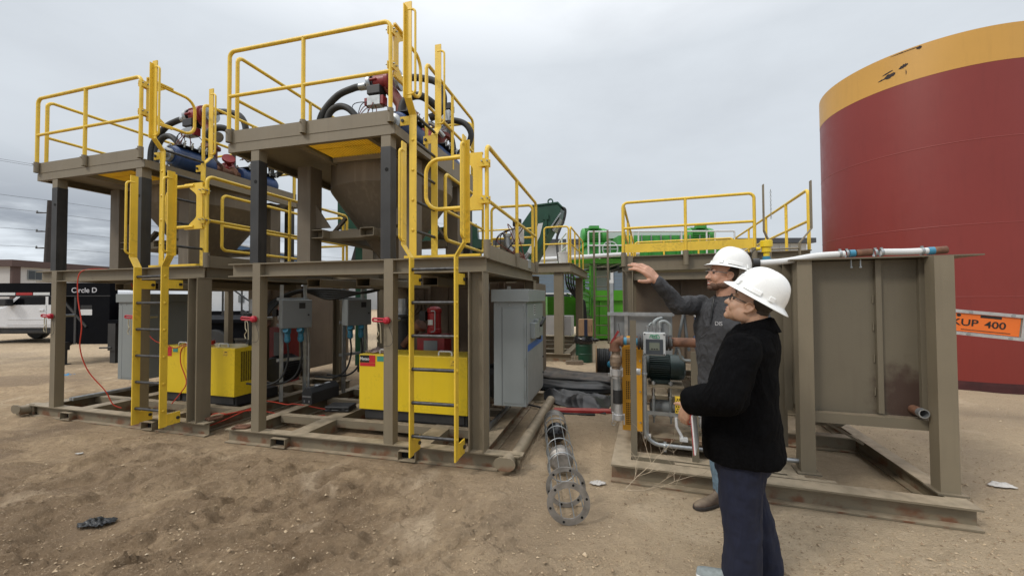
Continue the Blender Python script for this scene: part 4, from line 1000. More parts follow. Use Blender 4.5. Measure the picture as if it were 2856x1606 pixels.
# ---------------------------------------------------------------- belt driven pump set
M_dg = mat('dark_green_motor', (.012,.028,.026), .42, var=.2, vscale=8); M_gold = mat('amber_guard_paint', (.62,.30,.018), .4, var=.05, vscale=3)
t = thing('pump_set', 'belt driven pump with dark green finned motor and amber guard beside the two people', 'pump', FT, (-2.2,.6,.15))
m = MB(); m.box(.06,1.15,.05,1.0,.02,.055); m.box(.1,1.1,.1,.95,-.03,.02); m.build('bed_plate', M_base, t)
g = MB(); g.box(-.155,.035,.0,.95,.11,.955); gd = g.build('belt_guard', M_gold, t, bevel=.006)
for z0, n_ in ((.66,14),(.42,10),(.17,12)):
    h = MB()
    for i in range(3):
        for k in range(n_): h.box(-.118+i*.018,-.107+i*.018,-.0015,-.0005,z0+k*.0182,z0+k*.0182+.011)
    h.build('perforation', M_hole, gd)
for z in (.2,.5,.8): h = MB(); h.cyl((.015,-.012,z),(.015,-.0005,z),.008,n=8); h.build('bolt', M_galv, gd)
mo = MB(); zc = .71; yc = .26
mo.lathe([(.06,.06),(.122,.062),(.124,.10),(.112,.105),(.112,.30),(.128,.305),(.128,.385),(.118,.43),(.09,.445),(0,.447)],(0,yc,zc),(1,0,0),32)
for k in range(34):
    a_ = R(-70+320*k/33); ca, sa = math.cos(a_), math.sin(a_); mo.M = Matrix.Translation((0,yc,zc)) @ Matrix.Rotation(a_,4,'X'); mo.box(.107,.298,-.003,.003,.108,.131); mo.M = None
mo.box(.12,.30,yc-.10,yc+.10,zc-.15,zc-.115); mt_ = mo.build('motor', M_dg, t)
h = MB(); h.box(.14,.30,yc-.06,yc+.06,zc-.19,zc-.151); h.build('motor_foot', M_dg, mt_)
m = MB(); m.box(.09,.42,.08,.46,.535,.55); m.build('motor_plate', M_tan, t)
for x, y in ((.14,.11),(.30,.12),(.14,.42),(.30,.43)):
    r_ = MB(); r_.cyl((x,y,.18),(x,y,.59),.0095,n=8); q = r_.build('jack_rod', M_galv, t)
    for z in (.25,.43,.57): h = MB(); h.cyl((x,y,z-.012),(x,y,z+.012),.02,n=6); h.build('nut', M_galv, q)
    h = MB(); h.cyl((x,y,.25),(x,y,.42),.015,n=10); h.build('sleeve', M_grey2, q)
m = MB(); m.lathe([(.06,0),(.075,.01),(.075,.20),(.05,.21),(.05,.34),(.085,.345),(.085,.37)],(.10,.26,.30),(1,0,0),20); m.build('bearing_housing', M_grey2, t)
m = MB(); m.box(.06,.50,.03,.045,.275,.31); m.box(.06,.09,.03,.045,.055,.275); m.build('pump_frame', M_galv, t)
m = MB(); m.rtube([(.34,.02,.27),(.345,.02,.18),(.40,.015,.075)], .014, .05, 8); m.box(.37,.44,-.01,.05,.056,.085); m.build('pump_foot', M_white, t); m = MB(); m.box(.05,.11,-.01,.05,.056,.085); m.build('pump_foot', M_white, t)
m = MB(); m.box(.335,.415,.02,.10,.31,.46); cp_ = m.build('coupling_cover', M_yel, t)
h = MB()
for i in range(4):
    for k in range(6): h.box(.342+i*.018+.009*(k % 2),.352+i*.018+.009*(k % 2),.018,.0195,.322+k*.023,.336+k*.023)
h.build('perforation', M_hole, cp_)
pc = MB(); pc.lathe([(.05,0),(.17,.005),(.175,.03),(.15,.035),(.15,.09),(.175,.095),(.175,.12),(.10,.13),(.10,.20)],(.47,.26,.30),(1,0,0),28); pq = pc.build('pump_casing', M_white, t)
for k in range(8): a_ = R(45*k+10); h = MB(); h.cyl((.455,.26+.16*math.cos(a_),.30+.16*math.sin(a_)),(.61,.26+.16*math.cos(a_),.30+.16*math.sin(a_)),.012,n=6); h.build('bolt', M_galv, pq)
m = MB(); m.cyl((.60,.26,.45),(.60,.26,.62),.05); m.lathe([(.085,.62),(.085,.64)],(.60,.26,0)); m.build('outlet', M_white, t)

t = thing('flow_meter', 'grey flow meter with a small dark display between rusty pipes', 'flow meter', FT, (-2.05,.45,1.14))
m = MB(); m.box(-.098,.098,-.05,.03,-.105,.105); fm = m.build('meter_case', mat('pale_grey_case', (.46,.48,.48), .4, var=.05), t, bevel=.008)
h = MB(); h.box(-.075,.075,-.0545,-.0505,-.095,.045); h.build('face_plate', mat('slate_face', (.045,.055,.065), .4, var=0), fm)
h = MB(); h.box(-.045,.045,-.0575,-.055,-.055,.015); h.build('display', mat('lcd', (.14,.16,.13), .2, var=.05), fm)
h = MB()
for x in (-.022,0,.022): h.box(x-.007,x+.007,-.0585,-.0578,-.05,-.038)
h.build('keypad', M_ink, fm)
M_sc = mat('green_marker', (.03,.28,.14), .5, var=.2)
h = MB(); h.tube(spline([(-.04,-.0525,.055),(-.03,-.0525,.085),(.0,-.0525,.08),(.03,-.0525,.088),(.045,-.0525,.06),(.02,-.0525,.055),(-.02,-.0525,.06)]), .003, 5); h.build('marker_scribble', M_sc, fm)
text_obj('marker_tag','FT3',.032,Matrix.Translation((0,-.0545,.068)) @ FRONT,M_sc,fm)
for x in (-.085,.085):
    for z in (-.092,.092): h = MB(); h.cyl((x,-.055,z),(x,-.0505,z),.007,n=8); h.build('screw', M_blk, fm)
m = MB(); m.lathe([(.05,-.10),(.05,.10)],(0,.06,-.0),(1,0,0),20); m.build('meter_tube', M_grey2, t)
for s in (-1,1):
    m = MB(); m.lathe([(.075,0),(.075,.022),(.05,.022),(.05,.03),(.075,.03),(.075,.05)],(s*.10,.04,.01),(s,0,0),20); q = m.build('flange', M_blk, t)
    for k in range(4): a_ = R(45+90*k); h = MB(); h.cyl((s*.09,.04+.062*math.cos(a_),.01+.062*math.sin(a_)),(s*.165,.04+.062*math.cos(a_),.01+.062*math.sin(a_)),.008,n=6); h.build('bolt', M_rustp, q)
for x, c2 in ((-.06,(.0)),(.0,0),(.05,0)): m = MB(); m.cyl((x,0,.105),(x,0,.145),.014,n=6); m.cyl((x,0,.145),(x,0,.165),.018); m.build('cable_gland', M_galv, t)
m = MB(); m.tube(spline([(0,0,.165),(.0,0,.20),(.03,.03,.225),(.07,.08,.235)]), .016, 10); m.tube(spline([(-.045,0,.165),(-.03,.02,.185),(.02,.05,.205)]), .009, 8); m.build('liquid_tight_conduit', M_grey, t)
m = MB(); m.tube(spline([(.05,0,.16),(.055,0,.20),(.10,.01,.205),(.14,.02,.16),(.145,.03,.06)]), .016, 10); m.build('liquid_tight_conduit', M_grey, t)

t = thing('pipe_run', 'rusty pipe with a left elbow ending in a hanging hose coupling', 'pipe', FT, (-2.2,.49,1.15))
m = MB(); m.tube([(-.01,0,0),(-.17,0,0)], .036, 14); m.build('nipple', mat('weathered_pipe', (.20,.155,.11), .7, var=.3, vscale=15), t)
m = MB(); m.rtube([(-.14,0,0),(-.215,0,0),(-.215,0,-.09)], .047, .06, 14, 7); m.lathe([(.056,-.012),(.056,.012)],(-.145,0,0),(1,0,0),16); m.lathe([(.056,-.012),(.056,.012)],(-.215,0,-.085),(0,0,1),16); m.build('elbow', M_rustp, t)
for x in (-.006,-.115): m = MB(); m.lathe([(.039,-.014),(.039,.014)],(x,0,0),(1,0,0),16); m.build('blue_tape', M_cyan, t)
m = MB(); m.lathe([(.044,-.006),(.048,0),(.044,.006)],(-.05,0,0),(1,0,0),16); m.build('u_bolt', M_galv, t)
m = MB(); m.lathe([(.038,-.10),(.040,-.13),(.055,-.15),(.060,-.20),(.052,-.24),(.038,-.25),(.038,-.28)][::-1],(-.205,0,0),(0,0,1),18); m.build('reducer', mat('bronze_fitting', (.23,.17,.12), .5, metal=.5, var=.3, vscale=20), t)
m = MB(); m.lathe([(.040,-.27),(.058,-.275),(.058,-.33),(.044,-.335),(.044,-.36)][::-1],(-.20,0,0),(0,0,1),18); m.box(-.26,-.245,-.02,.02,-.34,-.26); m.box(-.155,-.14,-.02,.02,-.34,-.26); m.build('cam_coupling', M_alu, t)
m = MB(); m.lathe([(.041,-.36),(.041,-.47)][::-1],(-.196,0,0),(0,0,1),18); m.build('hose_shank', M_galv, t)
m = MB(); m.lathe([(.046,-.47),(.047,-.53),(.046,-.60)][::-1],(-.19,0,0),(0,0,1),18); m.build('tape_wrap', M_black, t)
m = MB(); m.lathe([(.040,-.60),(.040,-.70),(.052,-.705),(.052,-.755),(.044,-.76)][::-1],(-.185,0,0),(0,0,1),18); m.box(-.245,-.232,-.015,.015,-.77,-.69); m.box(-.14,-.127,-.015,.015,-.80,-.70); m.build('cam_coupling', M_alu, t)
m = MB(); m.tube([V((-.235,0,-.80))+V((.018*math.cos(a_),0,.018*math.sin(a_))) for a_ in [i*math.pi/5 for i in range(10)]], .0025, 5, closed=True); m.build('pull_ring', M_galv, t)
m = MB(); m.bar((-.245,-.03,-.02),(-.175,-.04,.10),.012,.02); m.build('valve_handle', M_red, t)
m = MB(); m.tube([(.31,0,.005),(.62,.0,.005)], .043, 14); m.tube([(.585,0,.0),(.585,0,-.80)], .040, 14); m.build('long_pipe', M_rustp, t)
m = MB(); m.rtube([(.36,0,-.05),(.39,.05,-.17),(.60,.08,-.17)], .013, .06, 8); m.build('sample_line', M_grey, t)

t = thing('conduit', 'bare metal conduit curving from the flow meter down along the sill', 'conduit', FT, (-2.14,.36,.15))
m = MB(); m.rtube([(0,0,.885),(0,0,.085),(1.3,-.01,.075)], .019, .13, 10, 8); m.build('tube', M_galv, t)
for p, ax in (((.17,0,.08),(1,0,0)),((0,0,.72),(0,0,1))): m = MB(); m.lathe([(.024,-.014),(.026,0),(.024,.014)],p,ax,14,caps=False); m.box(p[0]-.012,p[0]+.012,.015,.03,p[2]-.06,p[2]+.03); m.build('clamp', M_galv, t)
m = MB(); m.cyl((-.035,0,.735),(-.075,0,.735),.03); m.build('white_cap', M_white, t)
t = thing('electrical_cabinet', 'grey enclosure on a galvanised strut frame behind the pump', 'electrical cabinet', FT, (-2.55,1.58,.15))
m = MB(); m.box(.03,.72,.03,.25,.45,1.22); m.build('enclosure', M_grey3, t, bevel=.006)
for x, z in ((.0,1.60),(.17,1.24),(.55,1.24)): m = MB(); m.box(x,x+.042,-.012,.029,.0 if x < .1 else .45,z); m.build('strut_post', M_galv, t)
m = MB(); m.box(-.03,.74,-.04,-.0125,1.20,1.24); m.box(-.03,.74,-.04,-.0125,.45,.49); m.build('strut_rail', M_galv, t)
m = MB(); m.box(-.003,.045,-.015,.032,1.60,1.64); m.build('end_cap', M_white, t)
m = MB(); m.tube(spline([(.10,-.02,1.10),(.115,-.03,1.0),(.14,-.03,.92)]),.003,5); m.build('loose_wire', M_black, t)
t = thing('valve_manifold', 'blue and white flow transmitter with grey conduits, just behind the taller person', 'valve', FT, (-1.52,1.9,1.0))
m = MB(); m.lathe([(.04,0),(.09,.01),(.09,.035),(.045,.04),(.045,.14),(.09,.145),(.09,.17)],(-.05,.0,.0),(1,0,.1),20); m.build('wafer_flange', M_blue, t)
m = MB(); m.lathe([(.03,0),(.03,.1),(.06,.12),(.06,.2),(.03,.22)],(.02,0,.12)); m.build('neck', M_blue, t)
m = MB(); m.lathe([(.07,-.06),(.08,-.05),(.08,.05),(.07,.06)],(.02,-.02,.38),(0,1,0)); m.build('transmitter_head', M_white, t)
m = MB(); m.rtube([(-.05,-.02,.38),(-.16,-.02,.38),(-.30,.0,-.35)],.018,.05,8); m.rtube([(-.16,.03,.40),(-.13,.03,.1),(-.10,.03,-.1)],.018,.05,8); m.build('liquid_tight_conduit', M_grey2, t)
m = MB(); m.cyl((-.06,0,.38),(-.16,0,.38),.03); m.build('elbow', M_white, t)
# ---------------------------------------------------------------- valve assemblies on the raised platforms
def make_manifold(fr, label):
    t = thing('valve_assembly', label, 'valve assembly', fr, (-1.93,1.38,3.31)); o = V((-1.93,1.38,3.31)); Q = lambda x, y, z: V((x,y,z))-o
    m = MB(); m.lathe([(.10,0),(.10,.05),(.075,.06),(.075,.58),(.12,.59),(.12,.63)],Q(-1.80,1.38,3.40),n=20); m.rtube([Q(-1.80,1.38,4.03),Q(-1.80,1.38,4.22),Q(-1.92,1.38,4.40),Q(-2.04,1.37,4.52)], .075, .1, 14); m.build('red_riser', M_redr, t)
    m = MB(); m.lathe([(.10,-.02),(.115,0),(.115,.22),(.10,.24)],Q(-2.16,1.36,4.555),(1,.05,.05),20); m.lathe([(.15,0),(.15,.05)],Q(-1.99,1.37,4.56),(1,.05,.05),20); q = m.build('pinch_valve', M_red, t)
    for k in range(6): a = R(60*k); h = MB(); h.cyl(Q(-2.20,1.36+.12*math.cos(a),4.555+.12*math.sin(a)),Q(-2.10,1.36+.12*math.cos(a),4.56+.12*math.sin(a)),.017,n=6); h.build('bolt', M_red, q)
    m = MB(); m.lathe([(.13,0),(.14,.01),(.14,.05),(.13,.06)],Q(-2.27,1.36,4.55),(1,.05,.05),20); q = m.build('flange', M_galv, t)
    for k in range(6): a = R(60*k+20); h = MB(); h.cyl(Q(-2.285,1.36+.10*math.cos(a),4.55+.10*math.sin(a)),Q(-2.20,1.36+.10*math.cos(a),4.555+.10*math.sin(a)),.022,n=8); h.build('hole', M_blk, q)
    m = MB(); m.lathe([(.13,0),(.14,.01),(.14,.05),(.05,.06)],Q(-1.86,1.38,4.57),(1,.05,.05),20); m.build('flange', M_galv, t); m = MB(); m.lathe([(.075,0),(.09,.03),(.09,.10)],Q(-1.76,1.38,4.22),(.7,0,-.4),16); m.build('side_port', M_galv, t)
    def hose(pts, r=.046): m = MB(); m.tube(spline([Q(*p) for p in pts],8), r, 12); m.build('rubber_hose', M_rubber, t)
    hose([(-3.02,1.28,3.34),(-3.06,1.3,3.9),(-3.03,1.32,4.20),(-2.80,1.35,4.46),(-2.54,1.36,4.545),(-2.44,1.36,4.55)])
    hose([(-2.98,1.34,3.34),(-2.99,1.34,3.9),(-2.93,1.34,4.20),(-2.78,1.34,4.30),(-2.60,1.34,4.25),(-2.42,1.36,4.05),(-2.30,1.38,3.9)])
    hose([(-1.70,1.38,4.59),(-1.52,1.42,4.58),(-1.30,1.45,4.50),(-1.21,1.47,4.30),(-1.25,1.46,4.10),(-1.40,1.42,4.02)])
    hose([(-1.24,1.5,4.12),(-1.45,1.30,4.26),(-1.64,1.22,4.20),(-1.69,1.2,4.0),(-1.60,1.2,3.80),(-1.45,1.25,3.62)], .05)
    hose([(-1.52,2.15,4.28),(-1.36,2.2,4.31),(-1.18,2.22,4.24),(-1.09,2.22,4.07),(-1.16,2.2,3.88),(-1.32,2.15,3.74)])
    hose([(-1.50,2.1,4.24),(-1.40,2.08,4.1),(-1.33,2.06,3.9),(-1.30,2.05,3.65)])
    for p, ax in (((-2.44,1.36,4.55),(1,0,0)),((-1.78,1.38,4.59),(1,0,0))): m = MB(); m.lathe([(.048,0),(.052,.01),(.052,.10),(.046,.14)],Q(*p),ax,14); m.build('hose_ferrule', M_galv, t)
    m = MB(); m.cbox(Q(-2.13,1.30,4.41),.20,.17,.12); m.build('positioner', M_black, t, bevel=.01)
    m = MB(); m.cbox(Q(-2.13,1.28,4.26),.20,.12,.13); m.mi = 1; m.cbox(Q(-2.005,1.28,4.26),.045,.11,.12); m.cbox(Q(-2.255,1.28,4.26),.045,.10,.10); m.build('actuator', [M_galv, M_red], t, bevel=.006)
    m = MB(); m.cbox(Q(-1.36,1.9,4.36),.20,.16,.10); m.build('positioner', M_black, t, bevel=.01)
    m = MB(); m.cbox(Q(-1.36,1.88,4.22),.18,.12,.16); m.cbox(Q(-1.42,1.86,4.02),.12,.12,.12); m.build('actuator', M_galv, t, bevel=.008)
    m = MB(); m.lathe([(.10,0),(.10,.3),(.14,.31),(.14,.36)],Q(-1.45,1.9,3.62),n=18); m.lathe([(.07,.36),(.07,.5)],Q(-1.45,1.9,3.62),n=14); m.build('red_riser', M_redr, t)
    for y0, L in ((.50,.52),(1.50,.62)):
        m = MB(); m.lathe([(.0,-.03),(.12,-.02),(.145,.02),(.145,L-.02),(.12,L+.02),(0,L+.03)],Q(-1.36,y0,3.545),(0,1,0),28); q = m.build('blue_strainer', M_blue, t)
        h = MB(); h.box(*[f for pr in zip(Q(-1.50,y0+.02,3.69),Q(-1.22,y0+L-.02,3.702)) for f in pr]); h.build('lid_plate', M_blk, q)
        for k in range(5):
            for x in (-1.50,-1.22): h = MB(); p = Q(x,y0+.06+k*(L-.12)/4,3.665); h.tube([p,p+V((0,0,.07)),p+V((.012,.01,.095))],.011,6); h.cyl(p+V((0,0,.045)),p+V((0,0,.062)),.022,n=6); h.build('swing_bolt', M_galv, q)
    m = MB(); m.lathe([(.09,0),(.09,.04),(.05,.05),(.05,.12)],Q(-1.36,.47,3.545),(0,-1,0),18); m.build('end_flange', M_galv, t)
    m = MB(); m.rtube([Q(-1.36,1.03,3.545),Q(-1.36,1.50,3.545)],.06,.05,12); m.lathe([(.11,0),(.11,.03)],Q(-1.36,1.14,3.545),(0,1,0),18); m.lathe([(.11,0),(.11,.03)],Q(-1.36,1.36,3.545),(0,1,0),18); m.build('rusty_spool', M_rustp, t)
    random.seed(11)
    for k in range(9):
        a, b = V((-2.15,1.25,4.25)), V((random.uniform(-2.5,-1.9),random.uniform(1.1,1.4),random.uniform(3.7,4.0))); mid = (a+b)/2+V((random.uniform(-.3,.25),random.uniform(-.1,.1),random.uniform(0,.25)))
        m = MB(); m.tube(spline([Q(*a),Q(*mid),Q(*b)],6),.006,5); m.build('air_line', M_redr if k % 2 else M_black, t)
    for k in range(5):
        m = MB(); m.tube(spline([Q(-1.38,1.85,4.2),Q(-1.45+random.uniform(-.15,.25),1.8,4.3+random.uniform(-.3,.1)),Q(-1.4+random.uniform(-.1,.15),1.6,3.85)],6),.006,5); m.build('air_line', M_redr if k % 2 else M_black, t)
    for x, z in ((-2.5,3.62),(-2.35,3.60),(-2.2,3.66),(-2.62,3.58)): m = MB(); m.cbox(Q(x,1.1,z),.10,.08,.09); m.cyl(Q(x,1.08,z+.04),Q(x+.02,1.08,z+.14),.016,n=8); m.build('solenoid', M_galv, t)
    random.seed(17)
    for k in range(16):
        x, y = random.uniform(-2.65,-1.5), random.uniform(1.0,2.2); z = random.uniform(3.42,3.75); kind = k % 4
        if kind == 0: m = MB(); m.lathe([(.05,0),(.05,.12),(.085,.125),(.085,.155),(.05,.16),(.05,.28)],Q(x,y,z),(random.uniform(-1,1),random.uniform(-1,1),random.uniform(.1,1)),14); m.build('rusty_spool', M_rustp, t)
        elif kind == 1: m = MB(); m.cbox(Q(x,y,z+.12),.15,.11,.12); m.cyl(Q(x-.1,y,z+.12),Q(x+.1,y,z+.12),.045,n=12); m.build('actuator', M_galv, t, bevel=.008)
        elif kind == 2: m = MB(); m.lathe([(.06,0),(.09,.01),(.09,.05),(.05,.07),(.05,.16),(.09,.18),(.09,.22)],Q(x,y,z),(random.uniform(-1,1),random.uniform(-1,1),.6),14); m.build('knife_valve', M_red, t)
        else: m = MB(); m.tube(spline([Q(x,y,z),Q(x+.15,y-.1,z+.22),Q(x+.32,y,z+.05)],6),.03,10); m.build('elbow_pipe', M_galv, t)
    m = MB(); m.tube([Q(-2.7,1.12,3.62),Q(-1.75,1.12,3.68)],.018,8); m.build('air_header', M_blk, t)
    return t
vmA = make_manifold(FA, 'red valve and black hoses above the centre skid hopper, tallest in view')
vmB = dup(vmA, FB, 'red valve, black hoses and blue strainers above the left skid hopper')

# ---------------------------------------------------------------- yellow drive cases
M_vent = M_hole
def make_case(fr, label, x0, lettered):
    t = thing('equipment_case', label, 'equipment case', fr, (x0,.65,.15)); L = 1.36; Dp = .46
    m = MB(); m.box(.06,L-.02,.05,Dp+.25,.0,.125); m.box(.06,.34,.03,.05,.02,.12); m.box(.5,L-.05,.03,.05,.02,.12); m.build('base_channel', M_blk, t)
    m = MB(); m.box(0,L,0,Dp,.126,.77); bd = m.build('case_body', M_yel2, t, bevel=.006)
    h = MB()
    for j in range(26):
        for i in range(9): h.box(L+.0005,L+.0015,.09+i*.034,.116+i*.034,.315+j*.0155,.326+j*.0155)
    h.build('vent_holes', M_vent, bd)
    for x in (.22,.98): h = MB(); h.rtube([(x,.09,.77),(x,.09,.815),(x+.16,.09,.815),(x+.16,.09,.77)],.011,.03,8); h.build('lift_handle', M_white, t)
    h = MB(); h.box(1.16,1.245,-.003,-.0008,.665,.735); q = h.build('warning_sticker', M_yel, bd); h = MB(); h.box(1.168,1.237,-.0042,-.0032,.672,.674); h.box(1.168,1.237,-.0042,-.0032,.700,.702); h.box(1.19,1.23,-.0042,-.0032,.712,.724); h.box(1.172,1.232,-.0042,-.0032,.682,.686); h.build('sticker_print', M_ink, q)
    h = MB(); h.box(.012,.135,-.003,-.0008,.672,.758); q = h.build('badge_dark', M_ink, bd)
    h = MB(); h.box(.1355,.215,-.003,-.0008,.672,.758); h.box(.012,.215,-.003,-.0008,.630,.669); h.build('badge_red', mat('badge_red', (.55,.02,.03), .4, var=0), bd)
    text_obj('badge_lettering','Metso',.050,Matrix.Translation((.075,-.0045,.715)) @ FRONT,M_ink2,bd)
    h = MB(); h.box(.24,.33,-.003,-.0008,.69,.75); h.build('green_sticker', mat('sticker_teal', (.05,.28,.22), .5, var=.2), bd)
    m = MB(); m.lathe([(.10,0),(.17,.01),(.18,.03),(.18,.36),(.15,.40),(.0,.41)],(L+.12,Dp+.02,.40),(0,1,0),28); q = m.build('drive_motor', M_black, t)
    for k in range(30): a = R(12*k); h = MB(); h.M = Matrix.Translation((L+.12,Dp+.02,.40)) @ Matrix.Rotation(a,4,'Y'); h.box(-.004,.004,.05,.34,.17,.205); h.M = None; h.build('cooling_fin', M_black, q) if k % 3 == 0 else None
    h = MB()
    for k in range(40): a = R(9*k); h.M = Matrix.Translation((L+.12,Dp+.02,.40)) @ Matrix.Rotation(a,4,'Y'); h.box(-.0035,.0035,.05,.34,.17,.198); h.M = None
    h.build('fin_ring', M_black, q)
    return t
cA = make_case(FA, 'yellow equipment case behind the ladder of the centre skid', -1.93, True)
cB = dup(cA, FB, 'yellow equipment case with a coiled orange cord on top, under the left skid', loc=(-1.75,.65,.15))

# ---------------------------------------------------------------- control cabinets
def make_cabinet(fr, label, x0, x1, y0, y1, z0, z1, face):
    t = thing('control_cabinet', label, 'electrical cabinet', fr, (x0,y0,z0)); W_, Dp, H = x1-x0, y1-y0, z1-z0
    m = MB(); m.box(.0,W_,0,Dp,0,H-.135); b = m.build('cabinet_body', M_grey, t, bevel=.004)
    m = MB(); m.box(-.02,W_+.035,-.03,Dp+.03,H-.134,H); m.build('rain_hood', M_grey, t, bevel=.004)
    m = MB(); m.box(.088,.094,-.004,-.0005,.0,H-.19) ; m.build('panel_seam', M_grey2, b)
    m = MB(); m.box(.10,W_-.02,-.006,-.001,.03,H-.20); m.build('side_panel', M_grey, b, bevel=.002)
    if face > 0:
        m = MB(); m.box(W_+.001,W_+.012,.02,Dp-.03,.03,H-.16); d = m.build('door', M_grey, t, bevel=.004); X = W_+.012
        for z in (.14,.48,.80,1.02): m = MB(); m.cyl((W_-.01,-.010,z-.04),(W_-.01,-.010,z+.04),.008,n=8); m.build('hinge', M_grey, d)
        m = MB(); m.box(X,X+.05,.18,.34,.70,.87); m.box(X,X+.045,.38,.50,.69,.90); m.build('breaker_box', M_grey, d, bevel=.004)
        m = MB(); m.box(X,X+.03,.52,.60,.74,.90); m.bar((X+.045,.56,.82),(X+.055,.80,.90),.03,.03); m.build('disconnect_handle', M_black, d)
        m = MB(); m.cyl((X,.55,.68),(X+.05,.55,.68),.022); m.build('selector_knob', M_black, d)
        m = MB(); m.quad((X+.001,.03,.575),(X+.001,Dp-.06,.60),(X+.001,Dp-.06,.675),(X+.001,.03,.645)); m.build('blue_stripe', mat('cabinet_blue', (.02,.10,.36), .4, var=0), d)
        m = MB(); m.box(X+.0005,X+.002,.38,.46,.95,1.07); q = m.build('warning_label', M_white, d)
        h = MB()
        for k in range(4): h.box(X+.0022,X+.003,.39,.45,.962+k*.027,.980+k*.027)
        h.build('label_print', M_ink, q)
        m = MB()
        for z in (.2,.4,.9): m.cyl((X,Dp-.06,z),(X+.012,Dp-.06,z),.012,n=8)
        m.build('door_latch', M_black, d)
    for x in (.05,.18,.33):
        if x < W_: m = MB(); m.cyl((x,-.009,H-.165),(x,-.0005,H-.165),.008,n=8); m.build('screw', M_galv, b)
    m = MB(); m.box(-.09,-.05,-.03,.01,-.27,H+.06) if face else None; m.box(-.09,-.05,Dp-.1,Dp-.06,-.27,H+.06); m.box(-.09,-.055,.011,Dp-.101,-.27,-.23); m.build('strut_stand', M_galv, t)
    return t
make_cabinet(FA, 'grey control cabinet with a blue stripe, on the right of the centre skid', -.255, .10, .62, 1.62, .425, 1.665, 1)
make_cabinet(FB, 'grey control cabinet behind the ladder of the left skid', -3.28, -2.80, 1.02, 1.85, .30, 1.665, 0)

# ---------------------------------------------------------------- junction boxes with blue plugs
def make_jbox(fr, label, loc, rz):
    t = thing('junction_box', label, 'junction box', fr, loc, rz, 'junction boxes on galvanised struts')
    for x in (.0,.30): m = MB(); m.box(x,x+.042,-.02,.022,.0,1.62); m.build('strut_post', M_galv, t)
    for z in (.55,1.04,1.40): m = MB(); m.box(-.03,.38,.023,.05,z,z+.04); m.build('strut_rail', M_galv, t)
    m = MB(); m.box(-.02,.36,-.20,-.021,1.02,1.41); b = m.build('enclosure', M_grey, t, bevel=.006)
    m = MB(); m.box(-.015,.355,-.213,-.201,1.025,1.405); d = m.build('door', M_grey2, b, bevel=.003)
    h = MB(); h.box(.19,.27,-.2155,-.2135,1.29,1.37); h.build('nameplate', M_ink, d); h = MB(); h.cyl((.31,-.226,1.2),(.31,-.2135,1.2),.012); h.build('latch', M_black, d)
    for x in (.07,.24):
        m = MB(); m.lathe([(.045,0),(.045,-.07),(.036,-.075),(.036,-.13),(.042,-.135),(.040,-.175),(.025,-.20)][::-1],(x,-.11,1.02),n=16); m.cyl((x-.02,-.16,.975),(x-.045,-.20,1.0),.035); m.build('blue_plug', M_cyan, t)
        m = MB(); m.tube(spline([(x,-.11,.83),(x+.01,-.12,.6),(x-.06,-.10,.36),(x-.22,-.04,.26),(x-.45,.05,.30)],8),.014,8); m.build('power_cable', M_rubber, t)
    m = MB(); m.rtube([(.33,-.1,1.02),(.36,-.06,.80),(.36,-.05,.10),(.5,-.05,.06)],.018,.08,8); m.build('conduit', M_galv, t)
    return t
jA = make_jbox(FB, 'grey junction box with two blue plugs, left of the toolbox', (-.03,1.02,.15), R(58))
jB = dup(jA, FA, 'grey junction box with two blue plugs, right of the toolbox', loc=(-2.995,1.75,.15), rz=R(62))
t = thing('cable_bundle', 'thick black cables arching under the centre skid deck', 'cables', FA, (-3.0,1.5,.16)); random.seed(5)
for k in range(5):
    d = k*.035; m = MB(); m.tube(spline([(-1.05+d,-.35,.25),(-1.02+d,-.4,.8),(-.88+d,-.3,1.28),(-.55,-.1+d,1.52),(-.1,.1,1.55-d),(.25,.35,1.50),(.45,.55,1.55)],8),.02,8); m.build('cable', M_rubber, t)
for k in range(5):
    d = k*.05; m = MB(); m.tube(spline([(.75+d,.7,1.55),(.70+d,.62,1.2),(.62+d*.6,.6,.85),(.45,.5+d,.5),(.2,.35,.30+d*.3)],8),.014,8); m.build('cable', M_rubber, t)

# ---------------------------------------------------------------- grease stations (red) and the dark machinery behind
def make_red(fr, label, loc):
    t = thing('grease_station', label, 'lubricator', fr, loc, 0, 'red lubricators')
    m = MB(); m.box(-.2,.2,-.12,.12,0,.93); m.build('red_stand', M_red, t); m = MB(); m.box(-.10,.10,-.125,-.121,.45,.85); m.build('front_plate', M_grey2, t)
    m = MB(); m.lathe([(.085,.93),(.10,.95),(.10,1.0),(.09,1.01),(.09,1.22),(.10,1.23),(.10,1.28),(.05,1.31)],n=22); m.build('reservoir', mat('bright_red_can', (.30,.012,.015), .35, var=.1), t)
    m = MB(); m.box(-.05,.02,-.098,-.092,1.06,1.13); m.build('label', M_white, t)
    m = MB(); m.rtube([(.0,-.11,1.25),(.06,-.11,1.25),(.06,-.11,.98),(.0,-.11,.96)],.008,.02,6); m.build('breather_tube', M_galv, t)
    m = MB(); m.cbox((-.15,-.03,1.18),.09,.08,.13); m.build('pressure_switch', M_black, t)
    return t
rA = make_red(FA, 'red lubricator behind the ladder rungs of the centre skid', (-1.41,1.6,.15))
rB = dup(rA, FB, 'red lubricator just left of the left junction box', loc=(-1.15,2.2,.15))
